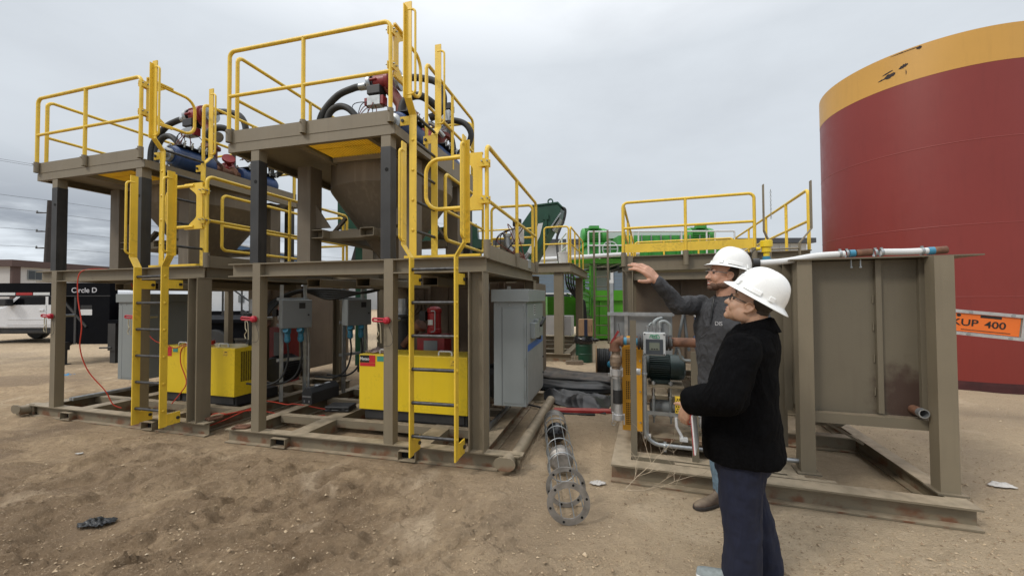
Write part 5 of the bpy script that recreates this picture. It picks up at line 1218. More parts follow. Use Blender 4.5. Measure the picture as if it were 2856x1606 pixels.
for fr, nm, xs in ((FA,'centre',(-3.0,-2.45,-1.75,-1.0)),(FB,'left',(-2.6,-2.0,-1.55))):
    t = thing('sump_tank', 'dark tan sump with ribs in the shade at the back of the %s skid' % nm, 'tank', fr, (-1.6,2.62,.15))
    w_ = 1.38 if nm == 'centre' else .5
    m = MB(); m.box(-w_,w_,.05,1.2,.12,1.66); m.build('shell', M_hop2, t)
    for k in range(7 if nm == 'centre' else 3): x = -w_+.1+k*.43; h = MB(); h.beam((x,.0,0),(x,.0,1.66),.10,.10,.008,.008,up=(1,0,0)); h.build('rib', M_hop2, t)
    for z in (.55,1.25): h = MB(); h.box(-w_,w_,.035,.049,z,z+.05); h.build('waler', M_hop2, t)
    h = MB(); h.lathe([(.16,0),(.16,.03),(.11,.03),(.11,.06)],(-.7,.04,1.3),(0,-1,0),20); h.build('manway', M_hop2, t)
for fr, nm in ((FA,'centre'),(FB,'left')):
    t = thing('discharge_pipe', 'upright dark pipe under the hopper of the %s skid' % nm, 'pipe', fr, (-1.32 if nm == 'left' else -2.0,1.75,.15))
    m = MB(); m.cyl((0,0,.55),(0,0,1.15),.085); m.build('lower_sleeve', M_blk, t); m = MB(); m.cyl((0,0,1.15),(0,0,1.42),.075); m.build('steel_pipe', M_galv, t); m = MB(); m.cyl((0,0,1.42),(0,0,1.80),.08); m.build('upper_pipe', M_hop, t)
    m = MB(); m.lathe([(.15,1.10),(.15,1.13),(.09,1.13),(.09,1.16),(.15,1.16),(.15,1.19)]); m.build('flange', M_blk, t)
    m = MB(); m.cyl((.06,-.05,.75),(.34,-.12,1.02),.05); m.lathe([(.09,0),(.09,.06)],(.34,-.12,1.02),(.7,-.2,.7)); m.build('branch', M_rustp, t)
    m = MB(); m.lathe([(.08,0),(.10,.25),(.10,.55)],(0,0,0)); m.build('pump_inlet', M_rustp, t)

# ---------------------------------------------------------------- hitch pins on the posts
def make_pin(fr, label, loc, flip=1):
    t = thing('hitch_pin', label, 'pin', fr, loc, 0, 'red handled pins in the posts')
    m = MB(); m.cyl((0,-.02,0),(0,.22,0),.016); m.build('shaft', M_galv, t)
    m = MB(); m.rtube([(0,-.02,.012),(-.14*flip,-.04,.022),(-.14*flip,-.04,-.006),(0,-.02,-.012)],.010,.012,8,closed=True); m.lathe([(.012,-.01),(.034,0),(.034,.03),(.018,.045)],(0,-.005,0),(0,-1,0)); m.build('red_handle', mat('red_plastic', (.40,.012,.03), .4, var=.1) if 'red_plastic' not in bpy.data.materials else bpy.data.materials['red_plastic'], t)
    m = MB(); m.tube(spline([(-.10,-.03,-.02),(-.09,-.035,-.10),(-.075,-.035,-.13),(-.10,-.035,-.17),(-.085,-.035,-.21)]),.005,6); m.tube(spline([(-.10,-.03,-.02),(-.07,-.03,-.03),(-.06,-.03,-.09),(-.055,-.03,-.22)]),.005,6); m.build('hairpin', mat('brass_clip', (.45,.40,.28), .4, metal=.6), t)
    m = MB(); m.tube(spline([(0,0,-.03),(.06,-.01,-.17),(.04,-.012,-.24),(-.03,-.012,-.25)]),.0022,5); m.build('tether', M_blk, t)
    return t
p1 = make_pin(FA, 'red handled pin in the middle front post of the centre skid', (-1.153,-.004,1.36))
p2 = dup(p1, FA, 'red handled pin in the left front post of the centre skid', loc=(-2.76,-.004,1.36))
p3 = dup(p1, FB, 'red handled pin in the left front post of the left skid', loc=(-2.76,-.004,1.36))
p4 = dup(p1, FB, 'red handled pin behind the ladder of the left skid', loc=(-1.153,-.004,1.36))

# ---------------------------------------------------------------- small things lying on the skids
t = thing('toolbox', 'long black steel toolbox with a sloped lid on the skid rail', 'toolbox', FA, (-3.04,1.08,.152), R(-3))
pr = [(-.085,0),(.085,0),(.085,.15),(.03,.215),(-.03,.215),(-.085,.15)]
m = MB(); m.extr(pr,(0,0,0),(1,0,0),(0,0,1),(0,.52,0)); m.build('body', mat('hammered_black', (.03,.032,.035), .35, var=.15, bump=.3, bscale=200), t, bevel=.004)
m = MB(); m.box(-.07,.07,-.004,-.0005,.09,.11); m.box(-.05,-.03,-.004,-.0005,.02,.05); m.box(.03,.05,-.004,-.0005,.02,.05); m.build('end_bracket', M_galv, t)
m = MB(); m.lathe([(.05,.215),(.045,.228),(.0,.23)],(0,.2,0)); m.build('lid_handle', M_galv, t); m = MB(); m.cbox((0,.38,.2175),.05,.07,.004); m.build('worn_decal', M_white, t)
t = thing('tool_case', 'flat black plastic tool case lying on the cross tube', 'case', FA, (-2.40,.94,.152), R(10))
m = MB(); m.box(-.16,.16,-.11,.11,0,.035); m.box(-.16,.16,-.11,.11,.037,.07); m.build('shell', M_black, t, bevel=.012); m = MB(); m.rtube([(-.05,-.11,.036),(-.05,-.15,.036),(.05,-.15,.036),(.05,-.11,.036)],.008,.02,6); m.build('handle', M_black, t)
for x in (-.10,.09): m = MB(); m.box(x-.018,x+.018,-.116,-.1105,.02,.052); m.build('latch', M_black, t)
t = thing('shackle', 'rusty lifting shackle lying on the centre skid sill', 'shackle', FA, (-2.97,.08,.165), R(20))
m = MB(); m.tube(fillet([(-.10,.03,0),(.05,.05,0),(.05,-.05,0),(-.10,-.03,0)],.06,6),.016,8); m.build('bow', M_rustp, t); m = MB(); m.cyl((-.10,-.06,0),(-.10,.06,0),.014); m.build('pin', M_rustp, t)
dup(t, FB, 'rusty lifting shackle lying at the right corner of the left skid', loc=(-.10,.20,.167), rz=R(75))
m = MB(); random.seed(3)
def rag(name, label, cat, m_, loc, fr, sx, sy, h, seed, nx=22, ny=16, floor=.004):
    b = MB(); P = []
    for j in range(ny+1):
        for i in range(nx+1):
            u, v = i/nx-.5, j/ny-.5; an = math.atan2(v,u); rr = max(abs(u),abs(v))/max(1e-6,math.hypot(u,v)); e = rr*(1.05+.55*noise.noise(V((math.cos(an)*1.7+seed, math.sin(an)*1.7, seed)))+.25*noise.noise(V((math.cos(an)*5, math.sin(an)*5+seed, 1)))); z = abs(noise.fractal(V((u*4+seed, v*4, seed)),1,2,3))*h*1.3*(1.1-1.6*max(abs(u),abs(v)))+floor
            P.append((u*sx*e, v*sy*e, max(z,floor)))
    b.v = P
    for j in range(ny):
        for i in range(nx): k = j*(nx+1)+i; b.af((k,k+1,k+nx+2,k+nx+1), True)
    o = b.build(name, m_, None); sd = o.modifiers.new('Thick','SOLIDIFY'); sd.thickness = .003; sd.offset = 1
    o.location = fr.w(loc); o.rotation_euler = (0,0,fr.r); return tag(o, label, cat)
rag('work_rag','crumpled pink and blue rags on the corner of the centre yellow case','rag', mat('faded_rag', (.36,.27,.24), .9, var=.5, vscale=14), (-1.78,.86,.922), FA, .34, .24, .07, 4)
rag('shop_rag','bright blue rag on the dirt beside the black trailer leg','rag', mat('blue_rag', (.03,.22,.42), .9, var=.3), (-9.13,8.33,.004), FW, .46, .30, .07, 9)
rag('paper_scrap','torn white paper scrap beside the wire cage','litter', mat('paper_scrap', (.50,.48,.45), .9, var=.15), (.71,3.44,.004), FW, .13, .07, .03, 2)
rag('paper_scrap','white paper scrap on the dirt at far right','litter', bpy.data.materials['paper_scrap'], (4.05,3.37,.004), FW, .17, .10, .02, 6)
rag('plastic_scrap','torn black plastic scrap lying on the dirt at lower left','litter', mat('torn_black_plastic', (.012,.014,.016), .35, var=.4, vscale=20), (-2.92,2.86,.008), FW, .22, .11, .06, 13)
rag('paper_scrap','small white paper bit on the dirt before the left skid','litter', bpy.data.materials['paper_scrap'], (-4.43,4.15,.004), FW, .06, .035, .01, 21)
# orange extension cords
def cord(label, pts, fr, r=.0065): m = MB(); m.tube(spline(pts,10), r, 6); o = m.build('extension_cord', M_orange, None, loc=fr.o, rotz=fr.r); return tag(o, label, 'cord', 'orange extension cords')
cord('orange cord hanging in a long loop from the left skid deck to the ground', [(-2.02,.20,1.98),(-2.12,.05,1.975),(-2.19,-.03,1.90),(-2.20,-.03,1.6),(-2.12,-.03,1.25),(-2.16,-.02,.95),(-2.13,.05,.65),(-1.98,.15,.38),(-1.92,.2,.20),(-1.84,.25,.14)], FB)
cord('orange cord looping behind the left ladder down to the yellow case', [(-1.95,.4,1.80),(-1.82,.42,1.5),(-1.80,.43,1.25),(-1.66,.5,1.02),(-1.5,.56,.95),(-1.40,.60,.90),(-1.30,.66,.95),(-1.24,.74,.955)], FB)
cord('orange cord trailing from the coil down the left yellow case', [(-1.22,.70,.945),(-1.31,.63,.90),(-1.32,.62,.7),(-1.18,.6,.45),(-1.22,.55,.3),(-1.30,.5,.17)], FB)
cord('orange cord tangled on the ground between the two skids', [(-.55,.30,.02),(-.35,.55,.05),(-.15,.35,.16),(-.5,.45,.1),(-.25,.2,.05),(-.05,.6,.17),(-.3,.7,.06),(-.12,.30,.17),(.1,.55,.17),(.45,.78,.05),(.75,1.0,.03)], FB)
cord('thin orange cord running over the centre skid rails by the toolbox', [(-3.75,1.06,.165),(-3.5,1.02,.165),(-3.25,.96,.165),(-3.1,1.0,.165),(-2.6,1.3,.02),(-2.3,1.7,.03),(-2.2,1.9,.05)], FA)
m = MB(); P = []
for k in range(150): a = k*.30; r = .105+.028*math.sin(k*.9)+.01*math.sin(k*2.3); P.append((r*math.cos(a)*1.25, r*math.sin(a)*.9, .012+.05*k/150+.008*math.sin(k*1.7)))
m.tube(P,.0065,6); o = m.build('cord_coil', M_orange, None, loc=FB.w((-1.20,.83,.921)), rotz=FB.r); tag(o, 'orange extension cord coiled on top of the left yellow case', 'cord', 'orange extension cords')
m = MB(); m.box(-.02,.02,-1.2,1.2,0,.04); m.box(.03,.07,-1.2,1.2,0,.04); o = m.build('strut_channel', M_galv, None, loc=FB.w((-2.98,1.5,.152)), rotz=FB.r); tag(o, 'loose galvanised strut lying along the outer rail of the left skid', 'strut')

# ---------------------------------------------------------------- things lying between the skids
t = thing('float_cage', 'long wire cage with a black ball in its far end, on the dirt', 'cage', FW, (.385,2.83,.0)); ax = V((.49-.385,4.75-2.83,0)); t.rotation_euler = (0,0,math.atan2(ax.y,ax.x)-math.pi/2)
r = .122; zc = .140; M_scuff = mat('scuffed_steel', (.26,.245,.225), .5, metal=.5, var=.35, vscale=14)
for y, ro, ri in ((.0,.150,.106),(.24,.150,.118)):
    m = MB(); m.lathe([(ri,-.006),(ro,-.006),(ro,.006),(ri,.006),(ri,-.006)],(0,y,zc+.010),(0,1,0),40,smooth=False,caps=False); q = m.build('end_flange', M_scuff, t)
    for k in range(6): a = R(60*k+15); h = MB(); c0 = V((.130*math.cos(a),y-.0062,zc+.010+.130*math.sin(a))); h.cyl(c0,c0+V((0,-.002,0)),.009,n=10); h.build('bolt_hole', M_hole, q)
for y in (.62,.97,1.33,1.60): m = MB(); m.tube([(r*math.cos(a),y,zc+r*math.sin(a)) for a in [i*math.pi/16 for i in range(32)]],.0055,6,closed=True); m.build('hoop', M_galv, t)
for k in range(8): a = R(45*k+22); m = MB(); m.tube([(.118*math.cos(a),.0,zc+.118*math.sin(a)),(.118*math.cos(a),1.84,zc+.118*math.sin(a))],.0042,6); m.build('cage_bar', M_galv, t)
m = MB(); m.lathe([(.120,1.72),(.124,1.72),(.124,1.92),(.120,1.92)],(0,0,zc),(0,1,0),28,caps=False); m.build('end_sleeve', M_scuff, t)
m = MB(); m.lathe([(.07,.72),(.108,.76),(.108,.84),(.0,.842)],(0,0,zc),(0,1,0),28); m.build('follower_disc', M_scuff, t)
m = MB(); m.ball((0,1.53,zc-.01),.105,24,16); b = m.build('float_ball', mat('glossy_black_ball', (.01,.01,.011), .12, var=0), t)
# dry branch on the sill
t = thing('dry_branch', 'dry leafless branch lying against the tank skid sill', 'branch', FW, (1.05,3.05,.0)); M_twig = mat('dry_twig', (.42,.34,.24), .85, var=.2); random.seed(8); m = MB()
def twig(p, d, L, r, dep):
    pts = [p]; 
    for k in range(5): d = (d+V((random.gauss(0,.13),random.gauss(0,.13),random.gauss(0.02,.10)))).normalized(); p = p+d*L/5; p.z = max(p.z,.012); pts.append(p)
    m.tube(pts,[r*(1-.12*i) for i in range(6)],5)
    if dep:
        for k in range(4 if dep > 1 else 5): i = random.randint(1,5); twig(pts[i], (d+V((random.gauss(0,.6),random.gauss(0,.3),random.gauss(.25,.3)))).normalized(), L*.5, r*.55, dep-1)
twig(V((-.20,.06,.10)), V((.8,.50,.16)), .50, .004, 2); twig(V((-.18,.06,.10)), V((.95,.12,.14)), .62, .0035, 2); m.build('stems', M_twig, t)

t = thing('transfer_pump', 'small rusty pump with a white wrapped valve on the right deck of the centre skid', 'pump', FA, (-.42,2.1,1.97)); P_ = M_redr
m = MB(); m.box(-.16,-.06,-.05,.25,0,.42); m.build('bracket', M_tan, t)
m = MB(); m.cyl((-.05,0,.30),(.14,0,.16),.075); m.lathe([(.10,0),(.10,.03)],(.02,0,.25),(.8,0,-.6),16); m.build('pump_body', M_rustp, t)
m = MB(); m.rtube([(-.06,-.06,.52),(-.06,-.06,.34),(.03,-.04,.26)],.045,.08,12); m.lathe([(.06,-.02),(.06,.02)],(-.06,-.06,.50),(0,0,1),14); m.build('elbow', M_galv, t)
m = MB(); m.cbox((.08,.02,.50),.17,.14,.24); m.build('wrapped_valve', mat('white_wrapping', (.55,.54,.53), .8, var=.2, vscale=15, bump=.5, bscale=40), t, bevel=.03)
m = MB(); m.lathe([(.06,.62),(.065,.64),(.065,.72),(.0,.725)],(.07,.02,.02)); m.build('black_cap', M_black, t)
m = MB(); m.cbox((.21,-.02,.08),.12,.12,.14); m.cyl((.2,-.05,.15),(.26,-.05,.24),.03); m.build('motor', M_galv, t, bevel=.015)
random.seed(4)
for k in range(6): m = MB(); m.tube(spline([(.05+random.uniform(-.05,.1),-.05,.6),(.15+random.uniform(-.4,.15),-.12,.45+random.uniform(-.1,.2)),(.2+random.uniform(-.5,.1),-.08,.12)]),.007,5); m.build('air_line', M_redr if k % 2 else M_black, t)
# ---------------------------------------------------------------- far yard: rig, skid, buildings, vehicles
M_green = mat('bright_green_paint', (.066,.31,.012), .42, var=.1, vscale=2, streak=.15); M_green2 = mat('rig_green_paint', (.055,.30,.055), .45, var=.15, vscale=4, streak=.2)
M_dkg = mat('dark_green_paint', (.007,.050,.027), .38, var=.15, vscale=3); M_blkt = mat('black_trailer_paint', (.0028,.0033,.005), .7, var=.2, vscale=4, spec=.08)
M_wall = mat('off_white_wall', (.46,.45,.44), .8, var=.05, vscale=.4); M_brown = mat('brown_fascia', (.075,.045,.04), .7, var=.1, vscale=.6)
M_glass = mat('window_glass', (.03,.035,.04), .08, var=0); M_bsid = mat('blue_lap_siding', (.125,.17,.22), .6, var=.06, vscale=.5); M_wsid = mat('white_metal_siding', (.52,.535,.55), .5, var=.05, vscale=.4); M_roof = mat('dark_roof_edge', (.05,.055,.065), .6); M_bfas = mat('blue_fascia', (.03,.085,.18), .5)

# second tan skid beyond, with its own rails and ladder
FC = Fr(1.40, 9.75, .28)
t = thing('process_skid', 'farther tan skid between the grey cabinet and the green rig', 'steel skid', FC)
m = MB(); m.beam((-3.2,.07,.1),(0,.07,.1),.2,.15); m.beam((-.12,.15,.1),(-.12,4.4,.1),.199,.15); m.beam((-3.1,.15,.1),(-3.1,4.4,.1),.199,.15); m.beam((-3.2,4.45,.1),(0,4.45,.1),.2,.15)
for y in (1.2,2.4,3.4): m.bar((-3.0,y,.1),(-.2,y,.1),.12,.12)
m.build('base_frame', M_base, t)
for x, y in ((-.28,.10),(-2.9,.10),(-.15,3.3),(-2.9,3.3),(-1.5,.1)): m = MB(); m.box(x-.11,x+.11,y-.10,y+.10,.2,2.20); m.build('post', M_tan, t)
m = MB(); m.beam((-3.2,.0,2.30),(.02,.0,2.30),.22,.13); m.beam((.0,.07,2.30),(.0,4.4,2.30),.219,.13); m.beam((-3.1,.07,2.30),(-3.1,4.4,2.30),.219,.13); m.box(-3.03,-.07,.08,4.3,2.38,2.40); m.build('deck_beam', M_tan, t)
m = MB(); m.cyl((.16,.05,.1),(.16,2.0,.1),.07); m.build('pull_pipe', M_base, t)
m = MB(); m.lathe([(.8,2.2),(.8,1.7),(.15,.7)],(-2.0,2.0,0)); m.build('hopper', M_hop, t)
m = MB(); m.box(-1.1,-.02,.3,.9,.62,1.10); m.build('white_bin', mat('dusty_white_bin', (.45,.44,.43), .6, var=.1), t)
rail(0,'front guardrail of the farther tan skid',FC,2.4,(-.62,-.02),(),3.30,2.88,c=.0)
q = rail(0,'side guardrail of the farther tan skid, before the green rig',FC,2.4,(.05,2.9),(.9,1.9),3.30,2.88,axis='y',c=.02)
rail(0,'long guardrail of the farther tan skid, seen behind the left skid',FC,2.4,(-3.1,-.9),(-2.4,-1.6),3.30,2.88,c=.0)
t = thing('ladder', 'brown ladder at the right end of the farther tan skid', 'ladder', FC, (.35,3.0,.0))
for s in (0,.42): m = MB(); m.box(s-.03,s+.03,-.03,.03,.15,3.65); m.build('stile', M_tan, t)
for k in range(9): m = MB(); m.tube([(0,0,.4+.3*k),(.42,0,.4+.3*k)],.015,6); m.build('rung', M_tan, t)
# dark green bucket elevator head standing on that skid
t = thing('elevator_head', 'dark green chain elevator head with an eye lug on top', 'elevator', FC, (-.86,1.15,2.40))
pl = [(-.86,0),(-.82,.4),(-.69,1.17),(-.30,1.70),(.38,1.74),(.48,1.62),(.42,1.36),(.19,1.06),(-.29,.22),(-.43,0)]
m = MB(); m.extr(pl,(0,0,0),(1,0,0),(0,0,1),(0,.75,0)); m.build('casing', M_dkg, t, bevel=.01)
m = MB(); m.extr([(-.32,1.705),(.38,1.745),(.50,1.63),(.52,1.66),(.40,1.79),(-.35,1.75)],(0,-.03,0),(1,0,0),(0,0,1),(0,.81,0)); m.build('cap_flange', M_dkg, t)
m = MB(); P = [V((-.12+.42*math.cos(a)*1.0,-.004,.35+1.0*math.sin(a))) for a in [R(10+70*k/10) for k in range(11)]]
m.extr([(-.16,1.22),(-.02,1.24),(-.12,.86),(-.40,.35),(-.62,.10),(-.70,.17),(-.48,.45),(-.26,.85)],(0,-.006,0),(1,0,0),(0,0,1),(0,.004,0)); m.build('chain_guard', M_wsid, t)
m = MB(); m.lathe([(.05,-.02),(.085,-.02),(.085,.02),(.05,.02),(.05,-.02)],(.12,.36,1.90),(0,1,0),18,caps=False); m.box(.06,.18,.34,.38,1.74,1.84); m.build('eye_lug', M_dkg, t)
for k in range(10): m = MB(); f = k/9; m.cyl((.46-.26*f,-.03,1.46-.36*f),(.46-.26*f,-.01,1.46-.36*f),.022,n=8); m.build('flange_bolt', M_galv, t)
m = MB(); m.box(-.02,.14,-.05,-.005,1.32,1.46); m.box(.03,.09,-.045,-.005,.85,1.32); m.build('take_up_bracket', M_dkg, t)
m = MB(); m.tube(spline([(.46,.1,1.66),(.58,.1,1.58),(.54,.1,1.3),(.42,.05,1.0),(.35,.05,.75),(.42,-.1,.2),(.55,-.2,-.35)]),.035,8); m.build('drain_hose', M_rubber, t)
m = MB(); m.extr([(.20,1.05),(.43,1.36),(.48,1.32),(.26,1.0)],(0,.1,0),(1,0,0),(0,0,1),(0,.55,0)); m.build('discharge_lip', M_alu, t)
t = thing('bucket', 'white plastic bucket on the farther tan skid deck', 'bucket', FC, (-.22,.55,2.40)); m = MB(); m.lathe([(.13,0),(.15,.30),(.158,.30),(.158,.33),(.14,.33)]); m.build('tub', M_white, t); m = MB(); m.tube([(.152*math.cos(a),.152*math.sin(a)*.3-.15,.28-.12*math.sin(a)) for a in [i*math.pi/8 for i in range(9)]],.004,5); m.build('wire_bail', M_galv, t)
# dark green machinery seen behind the centre hopper
t = thing('screw_conveyor', 'dark green screw conveyor standing behind the centre hopper', 'conveyor', FW, (-1.4,9.2,0))
m = MB(); m.box(-2.6,-2.0,.0,.9,3.45,3.95); m.box(-2.55,-1.7,-.1,.8,3.15,3.42); m.build('feed_box', M_dkg, t)
m = MB(); m.bar((-1.6,.4,2.9),(.6,.4,3.1),.5,.4); m.box(-.15,.42,.1,.7,3.3,3.95); m.build('trough', M_dkg, t)
for x in (-2.2,.3): m = MB(); m.box(x-.1,x+.1,.3,.5,0,2.9); m.build('leg', M_dkg, t)
m = MB(); m.lathe([(.2,0),(.2,.4),(.36,.5),(.36,.7)],(.5,.2,2.2)); m.build('gearbox', M_dkg, t)
m = MB(); m.bar((-2.2,.4,3.1),(-2.9,.4,.6),.1,.1); m.build('brace', M_blk, t)

# green drilling rig unit with a white railed walkway
t = thing('mud_system_rig', 'bright green rig with a shaded underside and a shaker deck on top', 'rig', FW, (2.9,14.6,0))
m = MB(); m.box(0,4.6,0,2.6,.08,1.82); m.build('lower_box', M_green, t)
for x0, x1 in ((.35,1.62),(1.95,3.0),(3.2,4.3)):
    for z0, z1 in ((.65,1.40),(.2,.58)): m = MB(); m.box(x0,x1,-.004,-.0005,z0,z1); m.mi = 1; m.build('panel_recess', [M_green2], t) if False else None
    for x in (x0-.08,x1+.02): m = MB(); m.box(x,x+.06,-.05,-.0005,.1,1.45); m.build('panel_rib', M_green, t)
m = MB(); m.box(0,4.6,-.10,-.0005,1.45,1.81); m.box(0,4.6,-.06,-.0005,.08,.20); m.box(.35,3.2,-.04,-.0005,.60,.68); m.build('waler', M_green, t)
for x in (.08,2.3,4.4):
    for y in (.0,2.3): m = MB(); m.box(x-.09,x+.09,y,y+.18,1.82,2.72); m.build('post', M_green, t)
m = MB(); m.box(-1.1,4.7,-.25,2.7,2.78,2.94); m.build('walkway_deck', M_green, t)
for k in range(12): m = MB(); m.box(.2+.35*k,.28+.35*k,-.1,2.5,2.6,2.719); m.build('floor_joist', M_blk, t)
m = MB(); m.box(.12,.9,.9,1.0,1.82,2.6); m.build('white_panel', M_wsid, t)
for k in range(6): m = MB(); m.bar((-.95,-.2,2.7-.2*k),(-.12,-.2,2.45-.22*k),.05,.05); m.build('lattice_brace', M_green, t)
m = MB(); m.bar((-1.05,-.2,2.7),(-.05,-.2,1.6),.09,.06); m.bar((-.5,-.2,2.7),(-.35,-.2,.9),.06,.06); m.bar((-.1,-.2,2.7),(-.1,-.2,.9),.06,.06); m.build('stair_frame', M_green, t)
for k in range(8): m = MB(); m.box(-.42,-.12,-.3,.1,.95+.2*k,.98+.2*k); m.build('stair_tread', M_green, t)
m = MB(); m.box(-1.6,-.45,.2,2.0,.5,1.6); m.build('side_locker', M_green, t)
for k in range(4): m = MB(); m.tube(spline([(-1.0+.1*k,-.35,2.6),(-.95+.08*k,-.35,2.0),(-.6+.03*k,-.38,1.5),(-.42+.03*k,-.4,1.35),(-.38+.04*k,-.4,.1)]),.03,6); m.build('hanging_cable', M_rubber, t)
t = thing('shaker', 'green shale shaker with round motors on top of the rig', 'shaker', FW, (2.9,14.9,2.92))
m = MB(); m.box(-.1,4.9,.0,1.6,.12,.55); m.build('bed', M_green2, t)
for k in range(9): m = MB(); m.box(.1+.52*k,.16+.52*k,-.06,-.0005,.15,.53); m.build('bed_rib', M_green2, t)
m = MB(); m.box(-.2,5.0,-.1,1.7,.55,.62); m.build('bed_flange', M_green2, t)
m = MB(); m.box(1.1,4.6,.1,1.4,.62,.95); m.build('screen_cover', M_green2, t)
m = MB(); m.box(.75,4.2,.9,1.5,.96,1.22); m.build('white_cover', M_wsid, t)
for k in range(10): m = MB(); m.box(1.2+.36*k,1.24+.36*k,.02,.0995,.65,.95); m.build('clamp_bar', M_galv, t)
for x in (-.25,3.75):
    m = MB(); m.lathe([(.0,-.02),(.24,-.01),(.30,.03),(.30,.10),(.255,.11),(.255,.72),(.30,.73),(.30,.82),(.26,.95),(.0,.97)],(x,.35,.96),(1,0,0),28); q = m.build('vibration_motor', M_green2, t)
    for k in range(24): a = R(15*k); h = MB(); h.M = Matrix.Translation((x,.35,.96)) @ Matrix.Rotation(a,4,'X'); h.box(.12,.71,-.012,.012,.25,.315); h.M = None; h.build('cooling_fin', M_green2, q)
    h = MB(); h.box(x+.25,x+.6,.0,.25,1.20,1.31); h.build('terminal_box', M_green2, q); m = MB(); m.box(x+.05,x+.85,.1,.7,.61,.70); m.build('motor_mount', M_green2, t)
m = MB(); m.lathe([(.26,-.02),(.30,-.02),(.30,.02),(.26,.02),(.26,-.02)],(.72,-.12,.42),(0,1,0),20,caps=False); m.bar((.46,-.12,.42),(.98,-.12,.42),.03,.03); m.bar((.72,-.12,.16),(.72,-.12,.68),.03,.03,up=(0,1,0)); m.build('hand_wheel', M_wsid, t)
M_wr = M_white
q = rail(0,'white guardrail along the front of the green rig walkway',FW,2.94,(2.75,8.0),(3.15,4.35,4.55,6.1,7.0,7.3),3.92,3.42,r=.03,c=14.4,group='white guardrails',m_=M_wr,rad=.04)
q = rail(0,'white guardrail running away at the left end of the green rig',FW,2.94,(14.5,17.5),(16.0,),3.92,3.42,r=.028,axis='y',c=2.0,group='white guardrails',m_=M_wr,rad=.04)
t = thing('white_pipe', 'long white pipe along the edge of the green rig walkway', 'pipe', FW, (1.0,14.2,2.85)); m = MB(); m.tube([(-.9,0,.0),(3.5,0,.26)],.08,12); m.build('pipe_length', M_white, t); m = MB(); m.lathe([(.11,-.04),(.11,.04)],(1.0,0,.115),(1,0,.06),14); m.build('flange', M_white, t)
# drum with a carton, and things on the ground
t = thing('steel_drum', 'dark green drum lined with a black bag', 'drum', FW, (1.755,9.87,0))
m = MB(); m.lathe([(.20,0),(.205,.01),(.205,.20),(.212,.21),(.205,.22),(.205,.40),(.212,.41),(.205,.42),(.205,.60)],n=28); m.build('shell', M_dkg, t)
m = MB(); P = []
for j in range(7):
    for k in range(40):
        a = 2*math.pi*k/40; f = j/6; r = .212+.03*math.sin(f*3)+.02*noise.noise(V((math.cos(a)*4,math.sin(a)*4,f*3))); P.append((r*math.cos(a),r*math.sin(a),.62-.17*f+.03*noise.noise(V((math.cos(a)*3,math.sin(a)*3,f*2+5)))))
m.v = P
for j in range(6):
    for k in range(40): k2 = (k+1) % 40; m.af((j*40+k,(j+1)*40+k,(j+1)*40+k2,j*40+k2),True)
m.ball((.27,-.02,.53),.07,12,8,(1.5,.8,.6)); m.build('bag_liner', mat('black_bin_bag', (.012,.012,.013), .25, var=.3, vscale=20), t)
M_card = mat('brown_cardboard', (.27,.165,.09), .8, var=.08, vscale=6)
t = thing('cardboard_box', 'brown carton with dark tape standing on the green drum', 'carton', FW, (1.80,9.86,.62), R(-12)); m = MB(); m.box(-.17,.17,-.14,.14,.02,.42); m.build('carton', M_card, t, bevel=.004)
m = MB(); m.box(-.035,.045,-.1425,-.1405,.022,.418); m.build('tape', mat('navy_tape', (.015,.02,.045), .3), t); m = MB(); m.box(.075,.083,-.1425,-.1405,.10,.26); m.box(.13,.138,-.1425,-.1405,.12,.28); m.build('side_print', M_ink, t)
t = thing('timber_block', 'grey timber block on the dirt before the farther skid', 'timber', FW, (1.46,9.5,0), R(8)); m = MB(); m.box(-.2,.2,-.06,.06,0,.085); m.build('block', mat('weathered_timber', (.20,.16,.12), .85, var=.2, vscale=20), t)
t = thing('cable_reel', 'wooden reel of black cable beside the strut panel', 'cable reel', FW, (1.86,7.95,0)); M_ply = mat('reel_plywood', (.33,.22,.12), .8, var=.15, vscale=8)
for x in (-.20,.24): m = MB(); m.lathe([(.31,-.012),(.31,.012)],(x,-x*.2,.31),(1,-.2,0),30); m.build('flange', M_ply, t)
m = MB()
m.lathe([(.25,-.18),(.25,.22)],(0,0,.31),(1,-.2,0),24); m.build('core', M_black, t)
for k in range(12): m = MB(); x = -.17+k*.033; m.lathe([(.245,-.018),(.262,0),(.245,.018)],(x,-x*.2,.31+.004*math.sin(k*2)),(1,-.2,0),24,caps=False); m.build('cable_turn', M_rubber, t)
m = MB(); m.lathe([(.07,0),(.07,.07),(.05,.075),(.05,.13)],(.0,-.27,.30),(.3,-1,0),16); m.build('blue_plug', M_cyan, t); m = MB(); m.cyl((.02,-.28,.42),(.06,-.30,.66),.035); m.build('blue_connector', M_blue, t)
def tag_tarp(b, label, m_, th=.006):
    o = b.build('tarpaulin', m_, None); sd = o.modifiers.new('Thick','SOLIDIFY'); sd.thickness = th; sd.offset = 1; return tag(o, label, 'tarpaulin', 'black tarpaulins')
